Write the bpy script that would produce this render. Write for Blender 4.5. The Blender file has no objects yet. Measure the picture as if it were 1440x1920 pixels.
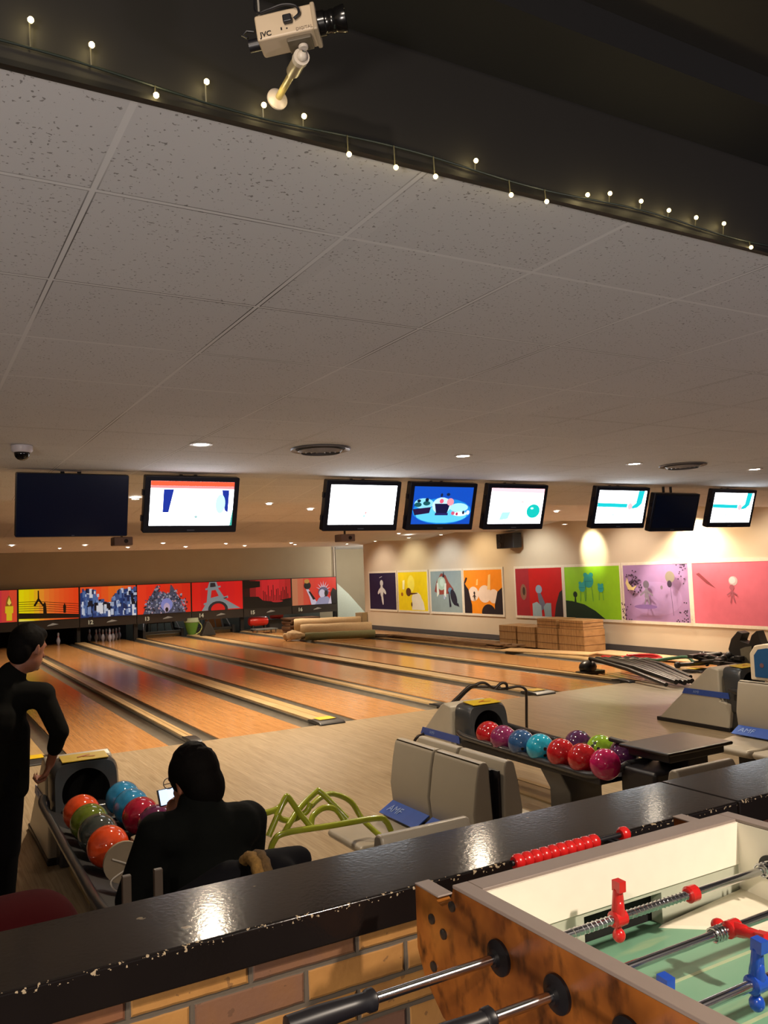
import bpy, math, random
from mathutils import Vector, Matrix, Euler
random.seed(7)
C = bpy.context.scene.collection
SC = bpy.context.scene
PI = math.pi

# ------------------------------------------------------------------ camera, world, exposure
def make_camera():
    f, yaw, pitch, roll = 1559.96, 0.52316859, 0.06971061, -0.03727757
    cy, sy, cp, sp = math.cos(yaw), math.sin(yaw), math.cos(pitch), math.sin(pitch)
    fwd = Vector((sy*cp, cy*cp, sp)); right = Vector((cy, -sy, 0)); up = right.cross(fwd)
    cr, sr = math.cos(roll), math.sin(roll)
    r2 = cr*right + sr*up; u2 = -sr*right + cr*up
    m = Matrix((r2, u2, -fwd)).transposed().to_4x4()
    m.translation = (0, 0, 1.9)
    cd = bpy.data.cameras.new('camera'); co = bpy.data.objects.new('camera', cd); C.objects.link(co)
    co.matrix_world = m
    cd.sensor_fit = 'VERTICAL'; cd.sensor_height = 36.0; cd.lens = 36.0*f/1920.0
    cd.clip_start = 0.02; cd.clip_end = 200
    SC.camera = co
make_camera()
W = bpy.data.worlds.new('world'); SC.world = W; W.use_nodes = True
W.node_tree.nodes['Background'].inputs[0].default_value = (0.72, 0.64, 0.62, 1)
W.node_tree.nodes['Background'].inputs[1].default_value = 0.24
SC.view_settings.view_transform = 'Standard'; SC.view_settings.look = 'None'
SC.view_settings.gamma = 1; SC.view_settings.use_curve_mapping = False
SC.view_settings.exposure = 0.0
WARM = (1.0, 0.80, 0.57); SOFT = (1.0, 0.84, 0.68)
P_NEAR, P_LANE, P_PAINT, P_ROOM = 130, 600, 92, 110

def lamp(name, kind, loc, power, color, target=None, size=0.05, angle=90, blend=0.6, parent=None):
    d = bpy.data.lights.new(name, kind); d.energy = power; d.color = color
    if kind == 'AREA': d.size = size
    else: d.shadow_soft_size = size
    if kind == 'SPOT': d.spot_size = math.radians(angle); d.spot_blend = blend
    o = bpy.data.objects.new(name, d); C.objects.link(o)
    o.location = loc
    if parent is not None: o.parent = parent
    if target is not None:
        base = Vector(loc) + (parent.location if parent is not None else Vector((0, 0, 0)))
        o.rotation_euler = (Vector(target) - base).to_track_quat('-Z', 'Y').to_euler()
    return o

# ------------------------------------------------------------------ materials
def lin(c):
    if isinstance(c, str):
        c = tuple(int(c[i:i+2], 16)/255 for i in (0, 2, 4))
        return tuple(((x+0.055)/1.055)**2.4 if x > 0.04045 else x/12.92 for x in c)
    return c
_m = {}
def M(col, rough=0.5, metal=0.0, emit=0.0, var=0.06, scale=25.0, bump=0.0, coat=0.0, spec=0.5):
    key = (col, rough, metal, emit, var, scale, bump, coat, spec)
    if key in _m: return _m[key]
    m = bpy.data.materials.new('mat_%d' % len(_m)); m.use_nodes = True; nt = m.node_tree
    b = nt.nodes['Principled BSDF']; c = lin(col)
    b.inputs['Roughness'].default_value = rough; b.inputs['Metallic'].default_value = metal
    b.inputs['Specular IOR Level'].default_value = spec
    if coat: b.inputs['Coat Weight'].default_value = coat; b.inputs['Coat Roughness'].default_value = 0.08
    if emit:
        b.inputs['Emission Color'].default_value = (*c, 1); b.inputs['Emission Strength'].default_value = emit
        b.inputs['Base Color'].default_value = (c[0]*.3, c[1]*.3, c[2]*.3, 1)
    else:
        tc = nt.nodes.new('ShaderNodeTexCoord'); n = nt.nodes.new('ShaderNodeTexNoise')
        n.inputs['Scale'].default_value = scale; n.inputs['Detail'].default_value = 3
        nt.links.new(tc.outputs['Object'], n.inputs['Vector'])
        mx = nt.nodes.new('ShaderNodeMix'); mx.data_type = 'RGBA'
        mx.inputs[6].default_value = (*[max(0, x*(1-var*2)) for x in c], 1)
        mx.inputs[7].default_value = (*[min(1, x*(1+var*2)) for x in c], 1)
        nt.links.new(n.outputs['Fac'], mx.inputs[0]); nt.links.new(mx.outputs[2], b.inputs['Base Color'])
        if bump:
            bp = nt.nodes.new('ShaderNodeBump'); bp.inputs['Strength'].default_value = bump
            bp.inputs['Distance'].default_value = 0.003
            nt.links.new(n.outputs['Fac'], bp.inputs['Height']); nt.links.new(bp.outputs['Normal'], b.inputs['Normal'])
    _m[key] = m
    return m

class N:
    """tiny helper for node graphs"""
    def __init__(s, name):
        s.m = bpy.data.materials.new(name); s.m.use_nodes = True; s.nt = s.m.node_tree
        s.b = s.nt.nodes['Principled BSDF']; s.tc = s.nt.nodes.new('ShaderNodeTexCoord')
        sx = s.nt.nodes.new('ShaderNodeSeparateXYZ'); s.nt.links.new(s.tc.outputs['Object'], sx.inputs[0])
        s.x, s.y, s.z = sx.outputs
    def math(s, op, a, b=None, c=None):
        n = s.nt.nodes.new('ShaderNodeMath'); n.operation = op
        for i, v in enumerate((a, b, c)):
            if v is None: continue
            if isinstance(v, (int, float)): n.inputs[i].default_value = v
            else: s.nt.links.new(v, n.inputs[i])
        return n.outputs[0]
    def mix(s, f, a, b):
        n = s.nt.nodes.new('ShaderNodeMix'); n.data_type = 'RGBA'
        for i, v in ((0, f), (6, a), (7, b)):
            if isinstance(v, (int, float)): n.inputs[i].default_value = v
            elif isinstance(v, tuple): n.inputs[i].default_value = (*v[:3], 1)
            elif isinstance(v, str): n.inputs[i].default_value = (*lin(v), 1)
            else: s.nt.links.new(v, n.inputs[i])
        return n.outputs[2]
    def noise(s, scale, detail=3, vec=None, mul=None):
        v = vec or s.tc.outputs['Object']
        if mul:
            mp = s.nt.nodes.new('ShaderNodeMapping'); mp.inputs['Scale'].default_value = mul
            s.nt.links.new(v, mp.inputs[0]); v = mp.outputs[0]
        n = s.nt.nodes.new('ShaderNodeTexNoise'); n.inputs['Scale'].default_value = scale
        n.inputs['Detail'].default_value = detail; s.nt.links.new(v, n.inputs['Vector'])
        return n.outputs['Fac']
    def white(s, *vals):
        cb = s.nt.nodes.new('ShaderNodeCombineXYZ')
        for i, v in enumerate(vals): s.nt.links.new(v, cb.inputs[i])
        w = s.nt.nodes.new('ShaderNodeTexWhiteNoise'); w.noise_dimensions = '3D'
        s.nt.links.new(cb.outputs[0], w.inputs['Vector']); return w.outputs['Value']
    def ramp(s, v, lo, hi):
        n = s.nt.nodes.new('ShaderNodeMapRange'); s.nt.links.new(v, n.inputs[0])
        n.inputs[1].default_value = lo; n.inputs[2].default_value = hi
        return n.outputs[0]
    def out(s, col=None, rough=None, height=None, dist=0.002, strength=1.0):
        if col is not None: s.nt.links.new(col, s.b.inputs['Base Color'])
        if rough is not None:
            if isinstance(rough, (int, float)): s.b.inputs['Roughness'].default_value = rough
            else: s.nt.links.new(rough, s.b.inputs['Roughness'])
        if height is not None:
            bp = s.nt.nodes.new('ShaderNodeBump'); bp.inputs['Distance'].default_value = dist
            bp.inputs['Strength'].default_value = strength
            s.nt.links.new(height, bp.inputs['Height']); s.nt.links.new(bp.outputs['Normal'], s.b.inputs['Normal'])
        return s.m

def boards(name, c1, c2, c3, w=0.027, L=1.1, rough=0.22, axis='y', dark=0.5):
    n = N(name)
    a, l = (n.x, n.y) if axis == 'y' else (n.y, n.x)
    bi = n.math('FLOOR', n.math('DIVIDE', a, w))
    r1 = n.white(bi, bi, bi)
    li = n.math('FLOOR', n.math('ADD', n.math('DIVIDE', l, L), n.math('MULTIPLY', r1, 7.0)))
    r2 = n.white(bi, li, bi)
    g = n.noise(6.0, 4, mul=(14, .5, 1) if axis == 'y' else (.5, 14, 1))
    c = n.mix(r2, c1, c2)
    c = n.mix(n.ramp(g, .45, .75), c, c3)
    fr = n.math('FRACT', n.math('DIVIDE', a, w))
    seam = n.math('LESS_THAN', fr, 0.05)
    c = n.mix(n.math('MULTIPLY', seam, dark), c, '3a2414')
    big = n.noise(1.1, 2, mul=(1.5, .4, 1))
    return n.out(c, n.ramp(big, -0.6, 2.6) if rough is None else rough, None)

def ceiling_mat():
    n = N('ceiling_tiles')
    def dist(v, o, p):
        fr = n.math('FRACT', n.math('DIVIDE', n.math('SUBTRACT', v, o), p))
        return n.math('MULTIPLY', n.math('MINIMUM', fr, n.math('SUBTRACT', 1.0, fr)), p)
    ux, uy = dist(n.x, .346-6.03, .603), dist(n.y, 1.826-6.0, .597)
    d = n.math('MINIMUM', ux, uy)
    bar = n.math('LESS_THAN', d, 0.0065)
    sel = n.noise(.9, 1)
    edge = n.math('LESS_THAN', n.math('ABSOLUTE', n.math('SUBTRACT', d, 0.0075)), 0.0016)
    spk = n.noise(105.0, 2); spk2 = n.noise(7.0, 2)
    dots = n.math('GREATER_THAN', n.math('ADD', spk, n.math('MULTIPLY', spk2, .14)), 0.735)
    big = n.noise(.7, 2)
    ti = n.white(n.math('FLOOR', n.math('DIVIDE', n.math('SUBTRACT', n.x, .346-6.03), .603)),
                 n.math('FLOOR', n.math('DIVIDE', n.math('SUBTRACT', n.y, 1.826-6.0), .597)), n.math('FLOOR', n.x))
    c = n.mix(n.math('MULTIPLY', n.math('ADD', big, n.math('MULTIPLY', ti, .5)), .7), (0.56, 0.56, 0.575), (0.64, 0.64, 0.655))
    c = n.mix(n.math('MULTIPLY', dots, .62), c, '3c342c')
    c = n.mix(bar, c, (0.70, 0.70, 0.71))
    c = n.mix(n.math('MULTIPLY', edge, n.ramp(sel, .42, .58)), c, '2a2522')
    h = n.math('SUBTRACT', n.math('MULTIPLY', n.math('GREATER_THAN', d, 0.009), -1.0), n.math('MULTIPLY', dots, .6))
    return n.out(c, 0.85, h, 0.002, .4)

def brick_mat():
    n = N('brickwork')
    zz = n.math('ADD', n.z, .035)
    row = n.math('FLOOR', n.math('DIVIDE', zz, .07))
    sh = n.math('MULTIPLY', n.math('MODULO', row, 2.0), .12)
    xx = n.math('ADD', n.math('SUBTRACT', n.x, .119), sh)
    col = n.math('FLOOR', n.math('DIVIDE', xx, .24))
    fx = n.math('MULTIPLY', n.math('FRACT', n.math('DIVIDE', xx, .24)), .24)
    fz = n.math('MULTIPLY', n.math('FRACT', n.math('DIVIDE', zz, .07)), .07)
    wob = n.math('MULTIPLY', n.math('SUBTRACT', n.noise(22.0, 2), .5), .004)
    ex = n.math('ADD', n.math('MINIMUM', fx, n.math('SUBTRACT', .24, fx)), wob)
    ez = n.math('ADD', n.math('MINIMUM', fz, n.math('SUBTRACT', .07, fz)), wob)
    mort = n.math('LESS_THAN', n.math('MINIMUM', ex, ez), .0055)
    r = n.white(col, row, row)
    c = n.mix(n.math('GREATER_THAN', r, .52), 'a2743a', '70452f')
    c = n.mix(n.math('GREATER_THAN', r, .82), c, '6a4a38')
    c = n.mix(n.ramp(n.noise(9.0, 4), .35, .95), c, '7c5228')
    c = n.mix(n.math('MULTIPLY', n.math('GREATER_THAN', n.noise(30.0, 4), .66), .5), c, '4a3322')
    c = n.mix(mort, c, '544a3e')
    h = n.math('ADD', n.math('MULTIPLY', n.ramp(n.math('MINIMUM', ex, ez), .003, .009), 1.0), n.math('MULTIPLY', n.noise(60.0, 3), .25))
    return n.out(c, 0.75, h, 0.005, 1.0)

def ledge_mat():
    n = N('black_gloss_paint')
    c = n.mix(n.noise(4.0), '110e0e', '1b1614')
    e = n.math('MINIMUM', n.math('ABSOLUTE', n.math('SUBTRACT', n.y, 1.602)), 9.0)
    nearedge = n.math('MULTIPLY', n.math('LESS_THAN', n.math('ABSOLUTE', n.math('SUBTRACT', n.y, 1.602)), .006),
                      n.math('LESS_THAN', n.math('ABSOLUTE', n.math('SUBTRACT', n.z, 1.206)), .008))
    chips = n.math('MULTIPLY', nearedge, n.math('GREATER_THAN', n.noise(110.0, 4), .62))
    chips2 = n.math('GREATER_THAN', n.noise(17.0, 5), .745)
    c = n.mix(n.math('MAXIMUM', chips, n.math('MULTIPLY', chips2, .6)), c, 'a08f76')
    return n.out(c, 0.13, n.noise(90.0, 2), 0.0008, .3)

def burl_mat():
    n = N('burl_veneer')
    a = n.noise(9.0, 5); b = n.noise(28.0, 5, mul=(1, 1, .6))
    c = n.mix(n.ramp(a, .35, .7), '9a5a22', '5a2c12')
    c = n.mix(n.ramp(b, .5, .72), c, '2c140a')
    c = n.mix(n.math('MULTIPLY', n.ramp(n.noise(4.0, 3), .55, .7), .6), c, 'b0702c')
    return n.out(c, 0.28)

def field_mat():
    n = N('green_playfield')
    c = n.mix(n.noise(3.0, 3, mul=(1, 2, 1)), '64987c', '82ae92')  # greens lightened to include the hazy reflection on the field
    c = n.mix(n.math('MULTIPLY', n.ramp(n.noise(5.0, 4, mul=(.6, 3, 1)), .62, .7), .5), c, 'a9b890')
    return n.out(c, 0.3)

MAT_CEIL = ceiling_mat(); MAT_BRICK = brick_mat(); MAT_LEDGE = ledge_mat(); MAT_BURL = burl_mat(); MAT_FIELD = field_mat()
MAT_APP = boards('approach_maple', 'a3937a', '93836a', '7c6b53', rough=0.33)
MAT_LANE = boards('lane_wood', 'ba8a58', 'a87a4a', '98693c', rough=0.18, dark=.35)
MAT_CAP = boards('divider_maple', 'c0a880', 'b09468', 'a08458', w=.3, rough=0.3)
MAT_CRATE = boards('bundled_boards', 'b08a5c', '9a7448', '7c5a34', w=.012, L=.5, rough=.7, axis='x', dark=.3)
MAT_TIMBER = boards('timber', '8c6c48', '6e5034', '543a24', w=.09, L=1.5, rough=.7)
WALLC = M((0.60, 0.51, 0.39), .8, var=.02, scale=3)
WALLB = M((0.36, 0.32, 0.24), .85, var=.03, scale=2)
BLK = M('16151a', .4); BLKG = M('0d1222', .3); BLKM = M('1c1b1e', .6); DARK = M('0b0a0b', .8)  # BLKG's navy puts reflected screen glow into the black casings
CREAM = M('aba598', .35, var=.03, scale=8); CHROME = M('c8c8cc', .18, 1.0, var=.03)

# ------------------------------------------------------------------ mesh builder
class B:
    def __init__(s): s.v, s.f, s.mi, s.ms, s.X = [], [], [], [], None
    def mat(s, m):
        if m not in s.ms: s.ms.append(m)
        return s.ms.index(m)
    def add(s, vs, fs, m):
        o = len(s.v); k = s.mat(m)
        s.v += [tuple(s.X @ Vector(p)) if s.X else tuple(p) for p in vs]
        s.f += [tuple(i+o for i in f) for f in fs]; s.mi += [k]*len(fs)
        return s
    def box(s, a, b, m):
        x0, y0, z0 = a; x1, y1, z1 = b
        vs = [(x0,y0,z0),(x1,y0,z0),(x1,y1,z0),(x0,y1,z0),(x0,y0,z1),(x1,y0,z1),(x1,y1,z1),(x0,y1,z1)]
        return s.add(vs, [(0,3,2,1),(4,5,6,7),(0,1,5,4),(1,2,6,5),(2,3,7,6),(3,0,4,7)], m)
    def obox(s, c, size, rot, m):
        R = Euler(rot).to_matrix(); hx, hy, hz = [q/2 for q in size]
        vs = [Vector(c) + R @ Vector((i*hx, j*hy, k*hz)) for k in (-1, 1) for i, j in ((-1,-1),(1,-1),(1,1),(-1,1))]
        return s.add(vs, [(0,3,2,1),(4,5,6,7),(0,1,5,4),(1,2,6,5),(2,3,7,6),(3,0,4,7)], m)
    def tube(s, pts, r, m, n=10, closed=False):
        pts = [Vector(p) for p in pts]; L = len(pts); rr = r if isinstance(r, (list, tuple)) else [r]*L
        rings = []; prev = None
        for i, p in enumerate(pts):
            if closed: t = (pts[(i+1) % L]-pts[i-1])
            else: t = (pts[min(i+1, L-1)]-pts[max(i-1, 0)])
            t.normalize()
            if prev is None:
                a = Vector((0, 0, 1)) if abs(t.z) < .9 else Vector((1, 0, 0)); u = t.cross(a).normalized()
            else: u = (prev - t*prev.dot(t)).normalized()
            prev = u; w = t.cross(u)
            rings.append([p + rr[i]*(math.cos(2*PI*k/n)*u + math.sin(2*PI*k/n)*w) for k in range(n)])
        vs = [q for R in rings for q in R]; fs = []
        for i in range(L if closed else L-1):
            j = (i+1) % L
            for k in range(n): fs.append((i*n+k, i*n+(k+1) % n, j*n+(k+1) % n, j*n+k))
        if not closed: fs += [tuple(range(n))[::-1], tuple((L-1)*n+k for k in range(n))]
        return s.add(vs, fs, m)
    def lathe(s, prof, c, m, n=20, axis='z', cap=True):
        vs = []
        for r, h in prof:
            for k in range(n):
                a = 2*PI*k/n; p = (r*math.cos(a), r*math.sin(a), h)
                if axis == 'x': p = (p[2], p[0], p[1])
                if axis == 'y': p = (p[1], p[2], p[0])
                vs.append((c[0]+p[0], c[1]+p[1], c[2]+p[2]))
        fs = [(i*n+k, i*n+(k+1) % n, (i+1)*n+(k+1) % n, (i+1)*n+k) for i in range(len(prof)-1) for k in range(n)]
        if cap: fs += [tuple(range(n))[::-1], tuple((len(prof)-1)*n+k for k in range(n))]
        return s.add(vs, fs, m)
    def sph(s, c, r, m, sc=(1, 1, 1), n=20, rot=None):
        R = Euler(rot).to_matrix() if rot else Matrix.Identity(3)
        h = n//2; vs = []
        for i in range(h+1):
            t = PI*i/h
            for k in range(n):
                a = 2*PI*k/n
                q = R @ Vector((math.sin(t)*math.cos(a)*r*sc[0], math.sin(t)*math.sin(a)*r*sc[1], math.cos(t)*r*sc[2]))
                vs.append(Vector(c)+q)
        fs = [(i*n+k, (i+1)*n+k, (i+1)*n+(k+1) % n, i*n+(k+1) % n) for i in range(h) for k in range(n)]
        return s.add(vs, fs, m)
    def prism(s, poly, d0, d1, m, plane='xz'):
        """poly in plane, extruded along the third axis"""
        def P(p, d):
            return {'xz': (p[0], d, p[1]), 'yz': (d, p[0], p[1]), 'xy': (p[0], p[1], d)}[plane]
        n = len(poly); vs = [P(p, d0) for p in poly]+[P(p, d1) for p in poly]
        fs = [tuple(range(n))[::-1], tuple(range(n, 2*n))]+[(i, (i+1) % n, n+(i+1) % n, n+i) for i in range(n)]
        return s.add(vs, fs, m)
    def cap(s, p, q, r0, r1, m, n=14):
        """tapered capsule as closed solid"""
        p, q = Vector(p), Vector(q); t = (q-p).normalized(); k = 4
        pts, rr = [], []
        for i in range(k): a = PI/2*(i/k); pts.append(p - t*r0*math.cos(a)); rr.append(max(r0*math.sin(a), 1e-4))
        for i in range(k+1): a = PI/2*(i/k); pts.append(q + t*r1*math.sin(a)); rr.append(max(r1*math.cos(a), 1e-4))
        return s.tube(pts, rr, m, n)
    def build(s, name, parent=None, smooth=False, bevel=0, origin=None, sub=0, seg=2, local=True, remesh=0, kind=None):
        off = Vector(origin) if origin is not None else Vector((0, 0, 0))
        if parent is not None and not local:
            q = parent
            while q is not None: off = off + q.location; q = q.parent
        me = bpy.data.meshes.new(name); me.from_pydata([tuple(Vector(p)-off) for p in s.v], [], s.f)
        for m in s.ms: me.materials.append(m)
        me.polygons.foreach_set('material_index', s.mi)
        if smooth: me.polygons.foreach_set('use_smooth', [True]*len(s.f))
        me.update()
        o = bpy.data.objects.new(name, me); C.objects.link(o)
        if parent is not None: o.parent = parent
        elif origin is not None: o.location = origin
        if smooth and not remesh and not sub:
            for e in me.edges: pass
            try: me.set_sharp_from_angle(angle=math.radians(40))
            except Exception: pass
        if bevel:
            b = o.modifiers.new('b', 'BEVEL'); b.width = bevel; b.segments = seg; b.limit_method = 'ANGLE'
            b.angle_limit = math.radians(35)
            me.polygons.foreach_set('use_smooth', [True]*len(s.f))
            b.harden_normals = True
        if remesh:
            r = o.modifiers.new('r', 'REMESH'); r.mode = 'VOXEL'; r.voxel_size = remesh; r.use_smooth_shade = True
            sm = o.modifiers.new('s', 'SMOOTH'); sm.iterations = 5; sm.factor = .6
        if sub:
            u = o.modifiers.new('u', 'SUBSURF'); u.levels = sub; u.render_levels = sub
        if kind: o['kind'] = kind
        return o

def tag(o, label, cat, group=None, kind=None):
    if label: o['label'] = label
    if cat: o['category'] = cat
    if group: o['group'] = group
    if kind: o['kind'] = kind
    return o
def thing(name, label, cat, loc=(0, 0, 0), rotz=0, group=None):
    o = bpy.data.objects.new(name, None); C.objects.link(o); o.location = loc; o.rotation_euler = (0, 0, rotz)
    o.empty_display_size = .1
    return tag(o, label, cat, group)
def dup(root, loc=None, rotz=None, label=None, group=None):
    def cp(o, par):
        c = o.copy(); C.objects.link(c)
        if par is not None: c.parent = par
        for ch in o.children: cp(ch, c)
        return c
    kids = cp(root, None)
    if loc is not None: kids.location = loc
    if rotz is not None: kids.rotation_euler = (0, 0, rotz)
    if label: kids['label'] = label
    if group: kids['group'] = group
    return kids
def text(name, s, size, origin, ux, uz, m, parent, ext=0.0006, bold=0.0, align='CENTER'):
    """text mesh: ux = reading direction, uz = up"""
    cu = bpy.data.curves.new('t', 'FONT'); cu.body = s; cu.size = size; cu.align_x = align; cu.align_y = 'CENTER'
    cu.extrude = ext; cu.offset = bold; cu.resolution_u = 3
    to = bpy.data.objects.new('t', cu); C.objects.link(to)
    bpy.context.view_layer.update()
    me = bpy.data.meshes.new_from_object(to.evaluated_get(bpy.context.evaluated_depsgraph_get()))
    bpy.data.objects.remove(to); bpy.data.curves.remove(cu)
    ux, uz = Vector(ux).normalized(), Vector(uz).normalized(); un = ux.cross(uz)
    R = Matrix((ux, uz, un)).transposed().to_4x4(); R.translation = origin
    me.transform(R); me.materials.clear(); me.materials.append(m)
    o = bpy.data.objects.new(name, me); C.objects.link(o); o.parent = parent
    return o
def rrect(x0, y0, x1, y1, r, n=5):
    out = []
    for cx, cy, a0 in ((x1-r, y1-r, 0), (x0+r, y1-r, 90), (x0+r, y0+r, 180), (x1-r, y0+r, 270)):
        for i in range(n+1):
            a = math.radians(a0+90*i/n); out.append((cx+r*math.cos(a), cy+r*math.sin(a)))
    return out
def ell(cx, cy, rx, ry, n=18, rot=0):
    c, s_ = math.cos(rot), math.sin(rot)
    return [(cx+rx*math.cos(2*PI*k/n)*c-ry*math.sin(2*PI*k/n)*s_, cy+rx*math.cos(2*PI*k/n)*s_+ry*math.sin(2*PI*k/n)*c) for k in range(n)]
def arcpts(c, r, a0, a1, n, f):
    return [f(c[0]+r*math.cos(math.radians(a0+(a1-a0)*i/n)), c[1]+r*math.sin(math.radians(a0+(a1-a0)*i/n))) for i in range(n+1)]
def smoothpath(pts, k=5):
    pts = [Vector(p) for p in pts]; out = []
    for i in range(len(pts)-1):
        p0 = pts[max(i-1, 0)]; p1 = pts[i]; p2 = pts[i+1]; p3 = pts[min(i+2, len(pts)-1)]
        for j in range(k):
            t = j/k
            out.append(.5*((2*p1)+(-p0+p2)*t+(2*p0-5*p1+4*p2-p3)*t*t+(-p0+3*p1-3*p2+p3)*t**3))
    out.append(pts[-1]); return out
def art(b, fmap, layers, d=0.0, step=0.0012):
    for i, (m, poly) in enumerate(layers):
        n = len(poly); b.add([fmap(u, v, d+step*(i+1)) for u, v in poly], [tuple(range(n))], m)

# ------------------------------------------------------------------ the room
FOUL, MASK, RX = 9.6, 26.8, 13.3
b = B(); b.box((-6, 1.85, -.3), (13.6, FOUL, 0), MAT_APP); b.build('floor', kind='structure')
b = B(); b.box((-6, -4, -.3), (13.6, 1.85, .3), M('2a2320', .7)); b.build('floor', kind='structure')
b = B(); b.box((-6, FOUL, -.35), (15.9, 28.6, -.12), M('221c18', .8)); b.build('floor', kind='structure')
# back / side walls
b = B(); b.box((-6, 26.96, 1.74), (13.32, 27.06, 3.1), WALLB); b.build('wall_back', kind='structure')
b = B(); b.box((-6, 28.4, -.3), (16.2, 28.55, 3.2), WALLB); b.build('wall_back', kind='structure')
b = B(); b.box((RX, -4, -.3), (RX+.15, 24.55, 3.2), WALLC); b.build('wall_right', kind='structure')
b = B(); b.box((16.0, 24.4, -.3), (16.15, 28.5, 3.2), WALLB); b.box((13.45, 24.4, -.3), (16.1, 24.55, 3.2), WALLB); b.build('wall_right', kind='structure')
b = B(); b.box((-6.15, -4, -.3), (-6, 28.5, 3.2), WALLC); b.build('wall_left', kind='structure')
b = B(); b.box((RX-.025, 1.9, 0), (RX, 24.5, .12), M('4d4a4c', .5)); b.build('baseboard_right', kind='structure')
# ceiling: flat part, then saw-tooth bays over the lanes
b = B(); b.box((-6, 1.41, 2.735), (13.3, 6.75, 2.85), MAT_CEIL); b.build('ceiling', kind='structure')
E = [6.75, 9.2, 12.6, 16.6, 20.9, 24.8, 28.4]
for i in range(6):
    y0, y1 = E[i], E[i+1]
    b = B(); x1 = 13.3 if i < 4 else 16.1
    b.prism([(y0, 3.05), (y1, 2.75), (y1+.02, 2.75), (y1+.02, 3.2), (y0, 3.2)], -6, x1, MAT_CEIL, 'yz')
    b.build('ceiling', kind='structure')
# dark bulkhead above the spectator side
b = B(); b.box((-6, 1.40, 2.73), (13.3, 1.412, 3.0), M('1c1a17', .6, var=.1, scale=2)); b.build('trim_1', kind='structure')
b = B(); b.box((-6, 1.20, 2.985), (13.3, 1.40, 3.3), M('0a0909', .7)); b.build('trim_2', kind='structure')
b = B(); b.box((-6, 1.392, 2.728), (13.3, 1.40, 2.738), M('0e0d0c', .5)); b.build('trim_3', kind='structure')
b = B(); b.box((-6, .98, 3.06), (13.3, 1.2, 3.3), M('221f1b', .6)); b.build('trim_4', kind='structure')
b = B(); b.box((-6, -4, 3.25), (13.3, .98, 3.4), M('080808', .8)); b.build('ceiling', kind='structure')
# brick half wall
b = B(); b.box((-6, 1.64, -.1), (9, 1.85, 1.135), MAT_BRICK); b.build('wall_front', kind='structure')
for x0, x1, lab in ((-6, 2.045, 'black gloss painted counter ledge with worn chipped edge, left board on the brick wall'),
                    (2.048, 9, 'black gloss painted counter ledge board right of the joint, behind the football table')):
    b = B(); b.box((x0, 1.602, 1.135), (x1, 1.885, 1.21), MAT_LEDGE)
    tag(b.build('counter_ledge', bevel=.006), lab, 'ledge')

# corner pipe, slanted panel by the last mask
b = B(); b.tube([(13.37, 26.93, 1.74), (13.37, 26.93, 2.8)], .03, M('a59c92', .4)); b.tube([(13.45, 26.93, 1.2), (13.44, 26.93, 2.8)], .018, M('6a635c', .4))
tag(b.build('wall_pipe', smooth=True, origin=(13.4, 26.93, 1.2)), 'grey vertical pipes running up the corner beside the last lane picture', 'pipe')
b = B(); b.prism([(13.45, .02), (14.9, .02), (13.9, 1.1), (13.45, 1.5)], 26.9, 26.95, M('b4c4c0', .6), 'xz')
tag(b.build('slanted_panel', origin=(14, 26.9, .02)), 'pale blue grey slanted panel at the far end of the last lane', 'panel')

# ------------------------------------------------------------------ lanes
NAR = [-.57, 2.90, 6.38, 9.85]; WID = [1.17, 4.64, 8.11, 11.60]
GUT = M('6c6860', .32, .2, var=.15, scale=5); 
edges = [(-.57, .06), (1.17, .15), (2.90, .06), (4.64, .15), (6.38, .06), (8.11, .15), (9.85, .06), (11.6, .15), (13.36, .07)]
lanenum = [9, 10, 11, 12, 13, 14, 15, 16]
lane_label = {9: 'bowling lane in the far left behind the standing man', 10: 'bowling lane running past the standing man, under the candle picture',
 11: 'glossy orange wooden bowling lane under the bridge silhouette picture', 12: 'glossy orange wooden bowling lane under the blue skyline picture',
 13: 'glossy wooden bowling lane leading to the cathedral picture', 14: 'glossy wooden bowling lane leading to the tower picture',
 15: 'wooden bowling lane leading to the black and red ruins picture', 16: 'wooden bowling lane nearest the right wall, strewn with lumber'}
for i, num in enumerate(lanenum):
    xl = edges[i][0]+edges[i][1]+.014; xr = edges[i+1][0]-edges[i+1][1]-.014; g = .225
    t = thing('bowling_lane', lane_label[num], 'bowling lane', ((xl+xr)/2, FOUL, 0), group='bowling lanes')
    b = B(); b.box((xl+g, FOUL, -.12), (xr-g, MASK+1.0, 0), MAT_LANE); b.build('lane_surface', t, local=False)
    for gx in (xl, xr-g):
        b = B(); n = 8; pts = [(gx+.003+(g-.006)*(.5-.5*math.cos(PI*k/n)), -.012-.06*math.sin(PI*k/n)) for k in range(n+1)]
        poly = pts + [(gx+g-.003, -.115), (gx+.003, -.115)]
        b2 = [(p[0], FOUL, p[1]) for p in pts]; b3 = [(p[0], MASK+.9, p[1]) for p in pts]
        b.add(b2+b3, [(k, k+1, n+1+k+1, n+1+k) for k in range(n)], GUT)
        b.build('gutter', t, smooth=True, local=False)
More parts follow.
